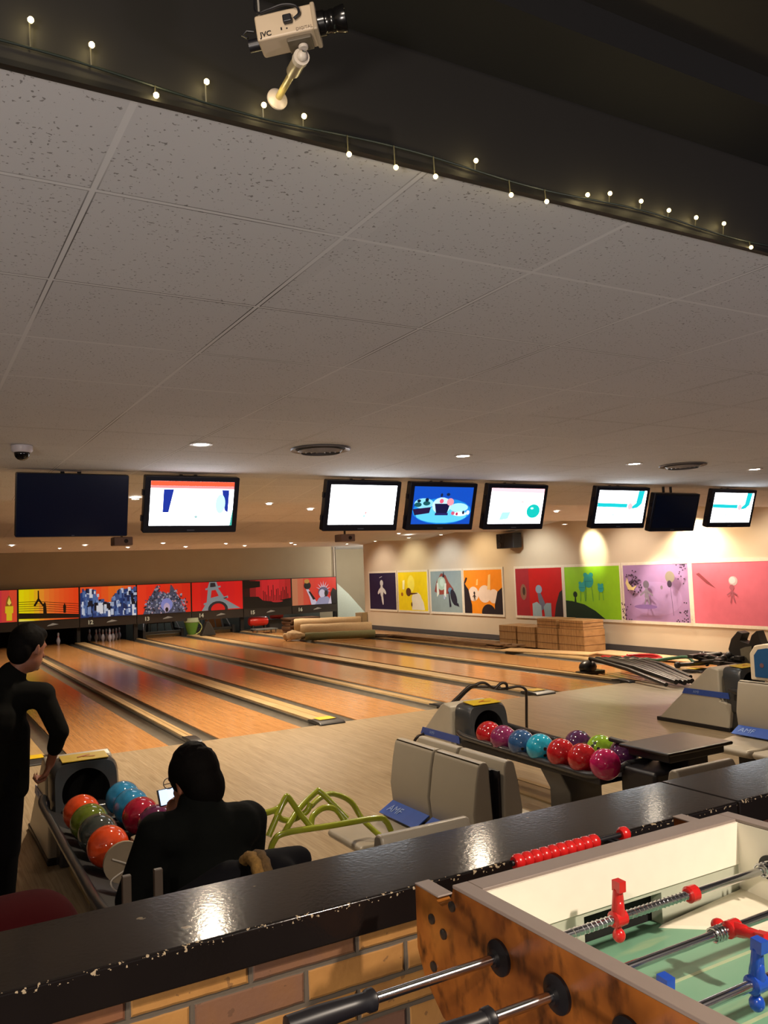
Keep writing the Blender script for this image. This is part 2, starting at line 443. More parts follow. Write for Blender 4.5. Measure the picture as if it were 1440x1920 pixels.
for x, wd, wide in [(x, .055, False) for x in NAR]+[(x, .145, True) for x in WID]:
    k = {-.57: 'far left', 2.9: 'between the bridge and candle lanes', 6.38: 'between the skyline and cathedral lanes', 9.85: 'between the tower and ruins lanes',
         1.17: 'left of the standing man', 4.64: 'between the bridge and skyline lanes', 8.11: 'between the cathedral and tower lanes', 11.6: 'on the far right, under the planks'}[x]
    t = thing('lane_divider', ('wide' if wide else 'narrow')+' pale wooden lane divider '+k, 'lane divider', (x, FOUL, 0), group='lane dividers')
    b = B(); b.box((-wd, .12, -.12), (wd, 17.4, .036), MAT_CAP); b.box((-wd-.012, .1, -.12), (-wd, 17.4, .012), GUT); b.box((wd, .1, -.12), (wd+.012, 17.4, .012), GUT)
    b.build('cap_rail', t)
    b = B()
    b.prism([(-.09, .0), (-.09, .012), (-.05, .035), (.16, .045), (.3, .03), (.3, 0)], -wd-.03 if wide else -wd-.01, wd+.03 if wide else wd+.01, M('2a2a2c', .35), 'yz')
    b.build('end_cap', t, bevel=.008)
    if wide:
        b = B(); b.box((-wd+.03, .06, .046), (wd-.03, .26, .05), M('c8a818', .5)); b.build('sticker', t)['label'] = 'yellow sticker'

# approach: dark ball-track covers and foul-line scuffs
for x in (1.1, 4.6, 8.05):
    b = B(); b.box((-.16, 0, 0), (-.10, 2.6, .012), M('8a7350', .4)); b.box((.10, 0, 0), (.16, 2.6, .012), M('8a7350', .4)); b.box((-.10, 0, 0), (.10, 2.6, .008), M('6e5a40', .4))
    o = b.build('track_cover'); o.location = (x, 3.4, 0.0005)
    tag(o, {1.1: 'wooden track cover strip under the left ball return', 4.6: 'wooden track cover strip on the floor under the middle ball return', 8.05: 'wooden track cover strip under the right ball return'}[x], 'floor strip', 'track covers')

# ------------------------------------------------------------------ masking units with pictures
def fxz(x0, y, z0, w, h):      # faces -Y
    return lambda u, v, d: (x0+u*w, y-d, z0+v*h)
def EM(c, e=.55): return M(c, .5, emit=e)
def strips(cols, n=12):
    out = []
    for i in range(n):
        t = i/(n-1)*(len(cols)-1); k = min(int(t), len(cols)-2); f = t-k
        a, c = lin(cols[k]), lin(cols[k+1]); col = tuple(round(a[j]*(1-f)+c[j]*f, 3) for j in range(3))
        out.append((EM(col), [(i/n, 0), ((i+1)/n, 0), ((i+1)/n, 1), (i/n, 1)]))
    return out
def pic10():
    L = strips(['c01838', 'e02a3a', 'd83048', 'f05030'], 8)
    Y = EM('f0d020'); 
    L += [(EM('a06018'), [(.80, .3), (.94, .3), (.9, .75), (.87, .85), (.83, .7)]), (Y, [(.83, .05), (.92, .05), (.92, .28), (.94, .28), (.94, .5), (.81, .5), (.81, .28), (.83, .28)]),
          (EM('ffe860'), [(.875, .52), (.91, .6), (.875, .78), (.845, .6)])]
    return L
def pic11():
    L = strips(['fff000', 'ffd800', 'ff9030', 'ff7028', 'ff5a20', 'ff4a18'], 12); K = EM('180a04', .3)
    L.append((K, [(0, .08), (1, .02), (1, .14), (.6, .2), (0, .26)]))
    for k in range(5): z = .3+k*.07; L.append((K, [(0, z+.02), (.35, z+.01), (1, z-.12+.0), (1, z-.105), (.35, z+.025), (0, z+.035)]))
    L += [(K, [(.31, .95), (.33, .95), (.335, .7), (.42, .45), (.39, .45), (.325, .62), (.27, .45), (.24, .48), (.31, .7)])]
    L += [(K, [(.40, .2), (.46, .2), (.45, .45), (.44, .55), (.42, .58), (.40, .5)]), (K, [(.74, .2), (.78, .2), (.785, .42), (.76, .52), (.735, .42)])]
    L += [(EM('fff070'), [(0, .0), (.28, .0), (0, .06)])]
    return L
def pic12():
    r = random.Random(3); L = strips(['ff5a20', 'ff5020', 'ff8020', 'ff5020'], 8)
    cols = ['28407a', '5878b0', 'c8d4e8', '101428', '8098c8', 'e8ecf4', '1c2c58', '405890', '0c0e1c']
    L.append((EM('28407a'), [(0, 0), (1, 0), (1, .88), (.82, .9), (.68, .8), (.6, .55), (.45, .38), (.32, .55), (.25, .85), (.1, .9), (0, .8)]))
    for k in range(190):
        u = r.random()*.96; top = .95-.5*math.exp(-((u-.45)/.16)**2); v = r.random()*top*.9
        w = .03+r.random()*.04; h = .08+r.random()*.22
        L.append((EM(r.choice(cols)), [(u, v), (min(u+w, 1), v), (min(u+w, 1), min(v+h, top)), (u, min(v+h, top))]))
    return L
def pic13():
    r = random.Random(5); L = strips(['ff4020', 'f83018', 'f03818', 'e82c14'], 6)
    L += [(EM('50546a', .5), [(.1, 0), (.9, 0), (.8, .45), (.66, .9), (.62, .98), (.6, .7), (.55, .66), (.5, .72), (.45, .66), (.4, .7), (.38, .98), (.34, .9), (.2, .45)])]
    cols = ['303038', '8088a0', 'b0b4c0', '50546a', '9a9cc8', '20202a', 'c0a0a8']
    for k in range(330):
        u = .1+r.random()*.8; c = abs(u-.5)
        top = 1.02-2.3*max(c-.06, 0)**1.15 if c > .1 else .72
        v = r.random()*max(top, .05)
        if v > 1: continue
        s_ = .012+r.random()*.02; L.append((EM(r.choice(cols), .5), [(u, v), (u+s_, v), (u+s_, min(v+s_*2, 1)), (u, min(v+s_*2, 1))]))
    L += [(EM('8890d8'), ell(.5, .3, .11, .22)), (EM('c0b0d0'), ell(.5, .2, .06, .16)), (EM('181418'), ell(.5, .13, .03, .08))]
    return L
def pic14():
    L = strips(['e81c14', 'd81020', 'e01820', 'e81818'], 6); A = EM('8a9498'); D = EM('2a2c34', .4)
    L += [(A, [(.34, 1), (.48, 1), (.52, .78), (.30, .78)]), (D, [(.36, .97), (.45, .97), (.47, .82), (.35, .82)]),
          (A, [(.26, .78), (.56, .86), (.56, .8), (.26, .72)]), (A, [(.31, .78), (.5, .8), (.64, .42), (.28, .3)]),
          (EM('d81818'), [(.38, .7), (.46, .72), (.52, .5), (.36, .44)]), (A, [(.22, .26), (.7, .5), (.71, .42), (.22, .2)]),
          (D, [(.26, .25), (.68, .45), (.68, .41), (.26, .2)]),
          (A, [(.18, 0), (.28, .3), (.6, .42), (.95, .03), (.8, .03)]), (D, ell(.5, .02, .2, .3)), (EM('d81818'), [(u, max(v, 0)) for u, v in ell(.5, .02, .14, .22)])]
    return [(m, [(min(max(u, 0), 1), min(max(v, 0), 1)) for u, v in p]) for m, p in L]
def pic15():
    r = random.Random(9); L = strips(['30080a', 'd02028', 'e02830', 'b81c20'], 8); K = EM('0a0506', .3)
    L += [(K, [(0, 0), (1, 0), (1, .3), (.8, .25), (.6, .2), (.4, .25), (.3, .4), (0, .42)]), (K, [(0, .7), (.34, .75), (.34, .96), (0, 1)])]
    for k in range(16):
        u = .4+k*.035; v = .4+r.random()*.45; L.append((K, [(u, .2), (u+.014, .2), (u+.014, v), (u, v)]))
    L += [(EM('b02028'), ell(.7, .2, .12, .04))]
    return L
def pic16():
    L = strips(['c8805a', 'd84030', 'e02a20', 'd82418'], 8); W_ = EM('d0c8dc'); K = EM('14121c', .3); 
    for a in range(-70, 100, 24):
        ra = math.radians(90-a); cx, cy = .7, .52
        L.append((W_, [(cx-.02*math.sin(ra), cy+.04*math.cos(ra)), (cx+.17*math.cos(ra), cy+.36*math.sin(ra)), (cx+.02*math.sin(ra), cy-.04*math.cos(ra))]))
    L += [(W_, [(.3, .62), (.36, .6), (.5, .2), (.58, 0), (.42, 0), (.38, .3)]), (K, [(.36, .5), (.4, .5), (.52, .2), (.46, .18)]),
          (K, ell(.34, .72, .08, .14)), (EM('c09040'), ell(.33, .88, .06, .08)), (EM('5c5878'), ell(.7, .45, .12, .2)), (W_, ell(.67, .4, .07, .16)),
          (EM('9898b8'), [(.5, 0), (.92, 0), (.8, .28), (.6, .25)]), (K, ell(.76, .4, .04, .12)), (W_, [(.8, 0), (.88, 0), (.9, .3), (.86, .3)]), (K, [(.88, 0), (1, 0), (1, .5), (.92, .6), (.86, .4)])]
    return L
pics = [('red picture of a yellow candle above the lane at the left edge', pic10, '10', -1), ('orange and yellow bridge silhouette picture above its lane', pic11, '11', 0),
        ('orange picture of blue and white skyline blocks above its lane', pic12, '12', 1), ('orange picture of a grey cathedral with towers above its lane', pic13, '13', 2),
        ('red picture of a grey lattice tower above its lane', pic14, '14', 3), ('dark red picture of black ruins above its lane', pic15, '15', 4),
        ('red picture of a crowned statue with a torch, rightmost above the lanes', pic16, '16', 5)]
xs = [1.15, 2.87, 4.60, 6.32, 8.08, 9.86, 11.62, 13.38]
FR = M('141316', .45); BAND = M('2c2827', .45)
for i, (lab, fn, num, _) in enumerate(pics):
    x0, x1 = xs[i], xs[i+1]
    t = thing('lane_picture_panel', lab, 'picture panel', ((x0+x1)/2, MASK, .5), group='pictures above the lanes')
    b = B(); b.box((x0+.015, MASK, .5), (x1-.005, MASK+.12, .765), BAND); b.build('number_band', t, local=False)
    b = B(); b.box((x0, MASK, .765), (x1, MASK+.13, 1.74), FR)
    art(b, fxz(x0+.03, MASK-.001, .785, x1-x0-.05, .935), fn(), 0, .0008)
    b.build('picture', t, local=False)
    text('lane_number', num, .17, Vector((x0+.32-(x0+x1)/2, -.004, .135)), (1, 0, 0), (0, 0, 1), M('d8d0b0', .5, emit=.35), t, bold=.006)
    b = B(); cx = (x0+x1)/2+.1
    b.add([(cx-.16, MASK-.003, .60), (cx+.0, MASK-.003, .615), (cx+.17, MASK-.003, .64), (cx+.08, MASK-.003, .665), (cx+.0, MASK-.003, .685), (cx-.06, MASK-.003, .655), (cx-.13, MASK-.003, .63)], [(0, 1, 2, 3, 4, 5, 6)], M('c8c0b0', .4, emit=.2))
    b.build('badge', t, local=False)['label'] = 'pale winged badge'
# posts between pairs and kickback walls
for x in (-.57, 1.15, 2.87, 4.6):
    b = B(); b.box((x-.05, MASK+.14, -.1), (x+.05, 28.3, 1.7), M('0c0c10', .7)); o = b.build('trim_5', kind='structure')
for x in (6.32, 9.86, 13.38):
    b = B(); b.box((-.06, 0, -.12), (.06, .12, 1.2), FR); o = b.build('mask_post', origin=(0, 0, 0)); o.location = (x, MASK+.14, 0)
    tag(o, {6.32: 'black upright post under the cathedral picture edge', 9.86: 'black upright post between the tower and ruins pictures', 13.38: 'black upright post at the right end of the lane pictures'}[x], 'post', 'posts under the lane pictures')
b = B(); b.box((-5.9, 28.2, -.1), (6.3, 28.3, 1.8), M('0a0a12', .9)); b.build('trim_6', kind='structure')
b = B(); b.box((6.3, 28.3, -.1), (13.4, 28.38, 2.6), M('4a5250', .9)); b.build('trim_7', kind='structure')

# pins
def make_pin():
    b = B(); pr = [(0, 0), (.026, 0), (.03, .01), (.045, .06), (.06, .115), (.055, .16), (.035, .215), (.024, .25), (.026, .29), (.032, .325), (.028, .36), (.012, .38), (0.001, .382)]
    b.lathe(pr, (0, 0, 0), M('9c9cae', .25), 14)  # dim purple light at the pin deck is put into this grey violet
    b.lathe([(.0262, .245), (.0255, .26)], (0, 0, 0), M('b01c20', .3), 14, cap=False)
    return b
pin0 = None
for lane, cx, rows in ((11, 3.77, [(2, 3)]), (12, 5.51, [(0, 0), (1, 0), (1, 1), (2, 0), (2, 1), (2, 2), (3, 0), (3, 1), (3, 2), (3, 3)])):
    for r_, k in rows:
        x = cx+(k-r_/2)*.305 if lane == 12 else cx+.25; y = 26.9+r_*.264 if lane == 12 else 27.0
        if pin0 is None: pin0 = make_pin().build('bowling_pin', smooth=True); o = pin0
        else: o = pin0.copy(); C.objects.link(o)
        o.location = (x, y, 0)
        if lane == 11: tag(o, 'single white bowling pin standing under the bridge picture', 'bowling pin')
        else: tag(o, 'white bowling pin in the rack of ten under the blue skyline picture', 'bowling pin', 'pins set under the skyline picture')

# machinery and clutter at the far end of lanes 13-16
def bar_machine(x, lab):
    t = thing('pinsetter_frame', lab, 'machine', (x, 27.2, 0))
    b = B(); b.box((-.62, -.05, .12), (.62, .05, .2), M('20211f', .5)); b.box((-.62, .1, .02), (.62, .2, .1), M('8a8262', .5)); b.build('cross_beam', t, bevel=.01)
    for s in (-1, 1):
        b = B(); b.box((s*.62-.04, -.12, 0), (s*.62+.04, .8, .26), M('1a1a1c', .5)); b.tube([(s*.6, .1, .2), (s*.5, .5, .62)], .02, M('777a80', .4)); b.tube([(s*.55, .6, .05), (s*.35, .4, .6)], .015, M('777a80', .4)); b.build('side_frame', t)
    b = B()
    for k in range(5): b.tube([(-.5+k*.25, .6, .1), (-.4+k*.2, .7, .75)], .018, M('70777c', .4, .5))
    b.build('linkage', t)
    return t
m1 = bar_machine(7.24, 'dark pinsetter frame with pale beam under the cathedral picture')
dup(m1, (8.98, 27.2, 0), label='dark pinsetter frame with pale beam under the tower picture')
t = thing('ball_rack_shelf', 'dark shelf of small red balls behind the cathedral lane', 'rack', (7.35, 27.9, .42))
b = B(); b.box((-.45, -.1, 0), (.45, .12, .03), BLKM); b.box((-.45, -.1, -.42), (-.42, .1, 0), BLKM); b.box((.42, -.1, -.42), (.45, .1, 0), BLKM); b.build('shelf', t)
for k in range(7):
    b = B(); b.sph((0, 0, 0), .055, M('b01c18', .3), n=14); o = b.build('red_ball', smooth=True); o.location = (7.02+k*.115, 27.9, .506)
    tag(o, 'small dark red ball in the row on the shelf behind the cathedral lane', 'ball', 'red balls on the far shelf')
t = thing('green_basket', 'green tapered basket with pale rim at the end of the cathedral lane', 'basket', (8.12, 26.95, .03))
b = B(); b.lathe([(.1, 0), (.14, .06), (.23, .38), (.24, .44)], (0, 0, 0), M('5c8a34', .5), 20); b.build('basket_body', t, smooth=True)
b = B(); b.lathe([(.235, .40), (.25, .42), (.235, .55), (.22, .55)], (0, 0, 0), M('a8b89c', .5), 20); b.build('rim', t, smooth=True)
b = B(); b.tube(smoothpath([(.2, -.1, .42), (.3, -.14, .25), (.22, -.14, .08), (.1, -.12, .02)]), .014, M('b8c078', .5)); b.build('handle', t, smooth=True)
b = B(); b.prism([(-.24, 0), (.24, 0), (.22, .1), (.1, .34), (.02, .46), (-.06, .44), (-.16, .2)], -.12, .12, M('17130f', .7), 'xz'); o = b.build('black_cover', bevel=.03); o.location = (8.35, 26.0, .03)
tag(o, 'black hooded cover standing between the cathedral and tower lanes', 'cover')
b = B(); b.box((-.3, 0, 0), (.3, .03, .72), M('7a4a24', .6)); b.box((-.26, -.005, .04), (.26, 0, .68), M('a06a38', .6)); b.add([(-.05, -.007, .12), (.22, -.007, .12), (.2, -.007, .2), (.0, -.007, .22)], [(0, 1, 2, 3)], M('b03020', .6)); b.add([(-.22, -.007, .05), (-.05, -.007, .05), (-.1, -.007, .3), (-.2, -.007, .2)], [(0, 1, 2, 3)], M('b8b0a8', .6))
o = b.build('leaning_poster'); o.location = (9.25, 28.1, -.11); tag(o, 'brown framed poster leaning behind the tower lane', 'poster')
t = thing('air_tank', 'red horizontal air tank with grey handle behind the brown boards', 'tank', (10.45, 27.0, .0))
b = B(); b.lathe([(.02, -.36), (.12, -.33), (.16, -.26), (.16, .26), (.12, .33), (.02, .36)], (0, 0, .32), M('c82a20', .3), 20, 'x'); b.build('tank_body', t, smooth=True)
b = B(); b.tube(smoothpath([(-.1, 0, .46), (-.05, 0, .62), (.15, 0, .62), (.3, 0, .5)]), .015, M('7a7a78', .4)); b.build('handle', t, smooth=True)
b = B(); [b.box((s*.22-.02, -.1, 0), (s*.22+.02, .1, .2), M('303030', .5)) for s in (-1, 1)]; b.build('feet', t)
b = B(); b.lathe([(.02, -.25), (.1, -.22), (.12, .2), (.02, .25)], (0, 0, 0), M('c0302a', .4), 16, 'x'); o = b.build('red_canister', smooth=True); o.location = (11.3, 27.4, .45)
b = B(); b.box((-.35, -.2, 0), (.35, .2, .33), M('3a3a3c', .6)); o2 = b.build('grey_crate'); o2.location = (11.3, 27.4, 0)
tag(o, 'small red canister on a grey crate under the ruins picture', 'canister'); tag(o2, 'dark grey crate under the red canister behind the ruins lane', 'crate')
# grey trestle left of the tank
t = thing('grey_trestle', 'low grey metal stand in front of the red air tank', 'stand', (10.15, 25.7, 0))
b = B(); b.box((-.38, -.25, .12), (.38, .25, .15), M('5c6466', .4)); b.build('top', t)
for sx in (-1, 1):
    for sy in (-1, 1): b = B(); b.tube([(sx*.32, sy*.2, 0), (sx*.32, sy*.2, .12)], .015, M('4a4e50', .4)); b.build('leg', t)
# brown boards stack
for k in range(8):
    b = B(); b.box((-.55, -.35, 0), (.55, .35, .052), M('4a3220' if k % 2 else '5c4028', .8, var=.2)); o = b.build('brown_board', bevel=.004)
    o.location = (11.2+random.uniform(-.05, .05), 25.0+random.uniform(-.05, .05), .03+k*.056); o.rotation_euler = (0, 0, random.uniform(-.06, .06))
    tag(o, 'dark brown board in the stack left of the rolled carpets', 'board', 'stacked brown boards')
# carpet rolls
CARP = M('b89f7c', .9, var=.08, bump=.4)
def roll(name, loc, rz, L, r, m, lab, fat=1.0):
    b = B(); prof = [(r*.2, -L/2+.02), (r*.9, -L/2), (r, -L/2+.03)]+[(r*(1+.04*math.sin(k*1.7)), -L/2+L*k/8) for k in range(1, 8)]+[(r, L/2-.03), (r*.9, L/2), (r*.2, L/2-.02)]
    b.lathe(prof, (0, 0, r), m, 22, 'x')
    b.tube([(L/2+.003, r*.55*(1-k/60)*math.cos(k*.4), r+r*.55*(1-k/60)*math.sin(k*.4)) for k in range(50)], .006, M('6a583e', .9), 5)
    o = b.build(name, smooth=True); o.location = loc; o.rotation_euler = (0, 0, rz); tag(o, lab, 'carpet roll', None); return o
roll('carpet_roll', (10.95, 22.6, .17), -.45, 2.0, .19, CARP, 'beige rolled carpet, upper one lying behind')
roll('carpet_roll', (10.78, 21.7, .03), -.45, 2.05, .2, CARP, 'beige rolled carpet lying in front of the other roll')
roll('carpet_roll', (10.5, 20.9, .03), -.42, 1.95, .11, M('6a6a48', .9, var=.1), 'thin olive green carpet roll in front of the beige rolls')
b = B()
for k in range(26):
    a = k*.6; b.sph((.28*math.cos(a)*(k/26), .25*math.sin(a)*(k/26), .08+.1*(1-k/26)), .11, CARP, (1.2, .8, .6), 10, (a, .3*k, 0))
o = b.build('crumpled_cloth', remesh=.03); o.location = (9.55, 21.9, .03); tag(o, 'crumpled beige cloth at the left end of the carpet rolls', 'cloth')
b = B(); b.box((-.16, -.12, 0), (.16, .12, .62), M('a8977c', .7)); b.box((.12, -.125, .05), (.15, -.12, .56), M('6a5c48', .7)); o = b.build('upright_box', bevel=.01); o.location = (11.95, 22.3, .03); o.rotation_euler = (0, 0, .5)
tag(o, 'beige upright box standing right of the carpet rolls', 'box')
# long planks
r = random.Random(2)
for k in range(15):
    L = 3.6+r.random()*1.6; b = B(); b.box((-.07, -L/2, 0), (.07, L/2, .024), MAT_TIMBER); o = b.build('long_plank')
    o.location = (11.62+(k % 4)*.16, 17.3+r.uniform(-.5, .5), .03+(k//4)*.027); o.rotation_euler = (0, 0, r.uniform(-.02, .02))
    tag(o, 'long wooden plank in the flat pile along the far right lane', 'plank', 'planks piled along the right wall')
b = B(); b.box((-.2, -1.1, 0), (.2, 1.1, .02), M('c8a87c', .6)); o = b.build('plywood_sheet'); o.location = (11.75, 13.7, .05); o.rotation_euler = (0, -.02, .25); tag(o, 'pale plywood sheet lying in front of the crates', 'sheet')
b = B(); b.box((-.3, -1.4, 0), (.3, 1.4, .02), M('c8a27c', .6)); o = b.build('plywood_sheet'); o.location = (12.55, 11.6, .03); tag(o, 'pinkish plywood sheet lying near the wall right of the crates', 'sheet')
for k, (y, L) in enumerate(((21.6, 1.5), (20.3, 1.6), (21.0, .9))):
    b = B(); b.box((-.05, -L/2, 0), (.05, L/2, .05), M('3c2c1e', .8)); o = b.build('dark_batten'); o.location = (11.35+k*.18, y, .03+.0*k); o.rotation_euler = (0, 0, .12+k*.1)
    tag(o, 'dark wooden batten lying right of the green carpet roll', 'batten', 'dark battens on the lane')
# crates of boards
def crate(x, y, z, w, d, h, lab):
    t = thing('board_crate', lab, 'crate', (x, y, z), group='bundles of short boards by the wall')
    b = B(); b.box((-w/2, -d/2, 0), (w/2, d/2, h), MAT_CRATE); b.build('board_bundle', t, bevel=.006)
    b = B()
    for q in (.3, .7): b.box((-w/2-.004, -d/2-.004, h*q-.004), (w/2+.004, d/2+.004, h*q+.004), M('5a3c22', .7))
    b.build('strapping', t)
crate(12.62, 15.75, .03, .6, .62, .46, 'low wooden crate of boards, leftmost of the row under the red painting')
crate(12.60, 15.05, .03, .6, .62, .46, 'low wooden crate of boards between the leftmost crate and the tall stack')
crate(12.60, 14.33, .03, .6, .66, .46, 'lower crate of the tall left stack under the green painting')
crate(12.60, 14.33, .495, .58, .64, .2, 'top crate of the tall left stack under the green painting')
crate(12.60, 13.55, .03, .6, .78, .46, 'lower crate of the tall right stack under the green painting')
crate(12.60, 13.55, .495, .58, .74, .19, 'top crate of the tall right stack under the green painting')
b = B(); b.box((-.05, -.12, 0), (.05, .12, .07), M('b02828', .5)); o = b.build('red_box'); o.location = (11.55, 11.75, .05); tag(o, 'small red box on the floor left of the black bumper rails', 'box')

# black bumper rails
for k in range(7):
    b = B(); x0, x1 = 10.15+k*.13, 9.72+k*.095; y0, y1 = 10.75-.03*k, 8.55+.02*k
    j = r.uniform(-.09, .09); b.tube([(x0, y0, .26-.012*k), (x0, y0-.05, .26-.006*k), ((x0+x1)/2+j*.3, (y0+y1)/2, .2+j*.15), (x1+j, y1+abs(j)*2, .075+max(j, 0)*.4)], .04 if k % 2 else .032, M('18171a', .35), 10)
    o = b.build('bumper_rail', smooth=True, origin=(x0, y0, .02)); tag(o, 'black bumper rail lying in the sloping pile right of the lane ends', 'rail', 'pile of black bumper rails')
b = B(); b.sph((0, 0, .12), .12, M('141315', .35), (1.5, 1, 1), 16); b.box((-.2, -.1, 0), (.3, .1, .06), M('141315', .35)); o = b.build('rail_motor', bevel=.01); o.location = (10.1, 10.75, .0); tag(o, 'rounded black housing under the far end of the bumper rails', 'housing')
for k in range(3):
    b = B(); b.box((-.05, -.02, 0), (.05, .02, .012), M('b8b0a8', .4)); o = b.build('metal_tab'); o.location = (10.35+.12*k, 10.2-.1*k, .275); tag(o, 'pale metal tab on top of the black bumper rails', 'tab', 'tabs on the bumper rails')
def coil(name, loc, r, m, turns, lab, tr=.025):
    b = B(); pts = [(r*(1-.06*(k//12 % 2))*math.cos(k*PI/6), r*.95*math.sin(k*PI/6), tr+.02*(k//12)) for k in range(turns*12+4)]
    b.tube(smoothpath(pts, 3), tr, m, 8); o = b.build(name, smooth=True); o.location = loc; tag(o, lab, 'hose'); return o
coil('red_hose', (11.75, 11.1, .05), .36, M('b02028', .35), 3, 'red coiled hose behind the black bumper rails')
b = B(); b.tube(smoothpath([(0, 0, 0), (.3, -.3, .06), (.6, -.3, .02), (.9, -.7, .08), (.7, -1.1, .03), (1.1, -1.5, .05)]), .03, M('2c5a44', .4), 8); o = b.build('green_hose', smooth=True); o.location = (11.0, 10.9, .1); tag(o, 'green hose snaking from the red coil to the black parts', 'hose')
r = random.Random(11)
for k in range(9):
    b = B(); p = [(r.uniform(-.3, .3), r.uniform(-.35, .35), .04+r.random()*.2) for _ in range(4)]; b.tube(smoothpath(p), .035, M('1b1a1c', .4), 8)
    b.sph(p[0], .06, M('26262a', .4), n=12); b.box((p[2][0]-.06, p[2][1]-.06, p[2][2]-.03), (p[2][0]+.06, p[2][1]+.06, p[2][2]+.03), M('222124', .5))
    o = b.build('machine_part', smooth=True); o.location = (11.7+(k % 3)*.3, 9.2+(k//3)*.35, .02); tag(o, 'black machine part in the heap between hose and hooded seat', 'machine part', 'heap of black machine parts')
t = thing('bumper_housing', 'black forked housing with pale centre panel standing against the right wall', 'housing', (12.25, 9.15, 0))
b = B(); Q = [(-.42, .02), (.42, .02), (.4, .1), (.3, .16), (.37, .34), (.3, .52), (.16, .66), (.06, .62), (.12, .5), (-.04, .46), (-.1, .6), (-.2, .68), (-.26, .5), (-.38, .38), (-.28, .16), (-.42, .1)]
b.prism(Q, -.1, .1, M('221f1e', .6), 'yz'); b.build('shell', t, bevel=.015)
b = B(); b.prism([(-.12, .14), (.1, .14), (.12, .36), (.02, .4), (-.1, .42)], -.115, -.1, M('7c7868', .6), 'yz'); b.build('centre_panel', t)
b = B(); b.prism([(-.45, 0), (.45, 0), (.4, .12), (-.35, .16)], -.35, -.1, M('3a2c28', .6), 'yz'); b.build('foot', t, bevel=.02)

# ------------------------------------------------------------------ paintings on the right wall
def fyz(y0, z0, w, h):       # faces -X, u runs from far (left in view) to near
    return lambda u, v, d: (RX-.022-d, y0-u*w, z0+v*h)
def P_(c, ): return M(c, .55, var=.05, scale=6)
r = random.Random(4)
def stick(cx, cy, s, m, h=None):
    h = h or m
    return [(h, ell(cx, cy+.16*s, .05*s, .075*s)), (m, [(cx-.02*s, cy+.1*s), (cx+.02*s, cy+.1*s), (cx+.035*s, cy-.08*s), (cx-.035*s, cy-.08*s)]),
            (m, [(cx-.02*s, cy-.07*s), (cx+.0*s, cy-.07*s), (cx-.03*s, cy-.25*s), (cx-.05*s, cy-.25*s)]), (m, [(cx+.0*s, cy-.07*s), (cx+.03*s, cy-.07*s), (cx+.06*s, cy-.24*s), (cx+.04*s, cy-.24*s)]),
            (m, [(cx+.02*s, cy+.06*s), (cx+.11*s, cy-.03*s), (cx+.1*s, cy-.06*s), (cx+.01*s, cy+.02*s)]), (m, [(cx-.02*s, cy+.06*s), (cx-.11*s, cy-.03*s), (cx-.1*s, cy-.06*s), (cx-.01*s, cy+.02*s)])]
def a1():
    w = P_('d8dce0'); return [(P_('1c1440'), [(0, 0), (1, 0), (1, 1), (0, 1)])]+[(w, ell(.47, .72, .06, .085)), (w, ell(.47, .5, .06, .17)), (w, ell(.38, .5, .04, .1, rot=-.6)), (w, ell(.57, .5, .04, .1, rot=.6)), (w, ell(.49, .3, .035, .18, rot=.12)), (w, [(.4, .86), (.5, .9), (.5, .91), (.4, .88)])]
def a2():
    w = P_('e8e4d8'); k = P_('5a3418'); return [(P_('f0d808'), [(0, 0), (1, 0), (1, 1), (0, 1)]), (P_('f8ec60'), ell(.45, .7, .12, .22)), (w, [(.46, .02), (.9, .02), (.86, .22), (.74, .42), (.6, .46), (.48, .3)]), (w, ell(.63, .3, .17, .17)), (k, ell(.36, .48, .09, .11)),
            (k, [(.42, .46), (.66, .46), (.66, .44), (.44, .41)]), (P_('a86a20'), ell(.13, .42, .04, .05)), (P_('f8f4c0'), [(.15, .55), (.22, .55), (.24, .8), (.16, .78)]), (k, ell(.46, .16, .02, .06))]
def a3():
    k = P_('181c30'); return [(P_('8a9ea4'), [(0, 0), (1, 0), (1, 1), (0, 1)]), (P_('8c4038'), [(.12, .5), (.2, .75), (.36, .95), (.5, .9), (.6, .72), (.75, .55), (.6, .45), (.3, .42)]), (P_('a8c4b8'), ell(.36, .7, .14, .17)), (P_('c0d8d0'), ell(.38, .72, .07, .1)),
            (P_('d8e4e0'), [(.2, .7), (.25, .72), (.28, .45), (.2, .36)]), (P_('d8e4e0'), [(.46, .7), (.52, .7), (.5, .36), (.43, .4)]), (k, [(.4, .85), (.44, 1), (.47, .85)]),
            (P_('5c88a8'), ell(.64, .52, .07, .08)), (k, ell(.74, .36, .09, .2, rot=.3)), (k, [(.58, .5), (.6, .5), (.66, .14), (.6, .12)]), (k, [(.78, .18), (.9, .14), (.88, .22), (.76, .24)]), (P_('a8b8d8'), ell(.45, .36, .03, .05))]
def a4():
    k = P_('18101c'); w = P_('ecd8cc'); return [(P_('f09010'), [(0, 0), (1, 0), (1, 1), (0, 1)]), (w, ell(.25, .45, .14, .17)), (w, ell(.55, .45, .17, .2)), (w, ell(.78, .4, .13, .16)), (P_('f4c880'), [(.62, .55), (.7, .55), (.72, .9), (.66, .88)]), (P_('f4c880'), [(.33, .65), (.38, .65), (.39, .8), (.35, .78)]),
            (k, [(0, 0), (.2, 0), (.2, .2), (.12, .55), (0, .72)]), (k, [(1, 0), (.8, 0), (.8, .2), (.88, .5), (1, .6)]), (k, [(max(min(u, .9), .4), max(v, 0)) for u, v in ell(.64, .02, .18, .2)]), (k, [(0, .7), (.04, .7), (.1, .82), (.06, .84)])]+stick(.28, .4, .45, k)
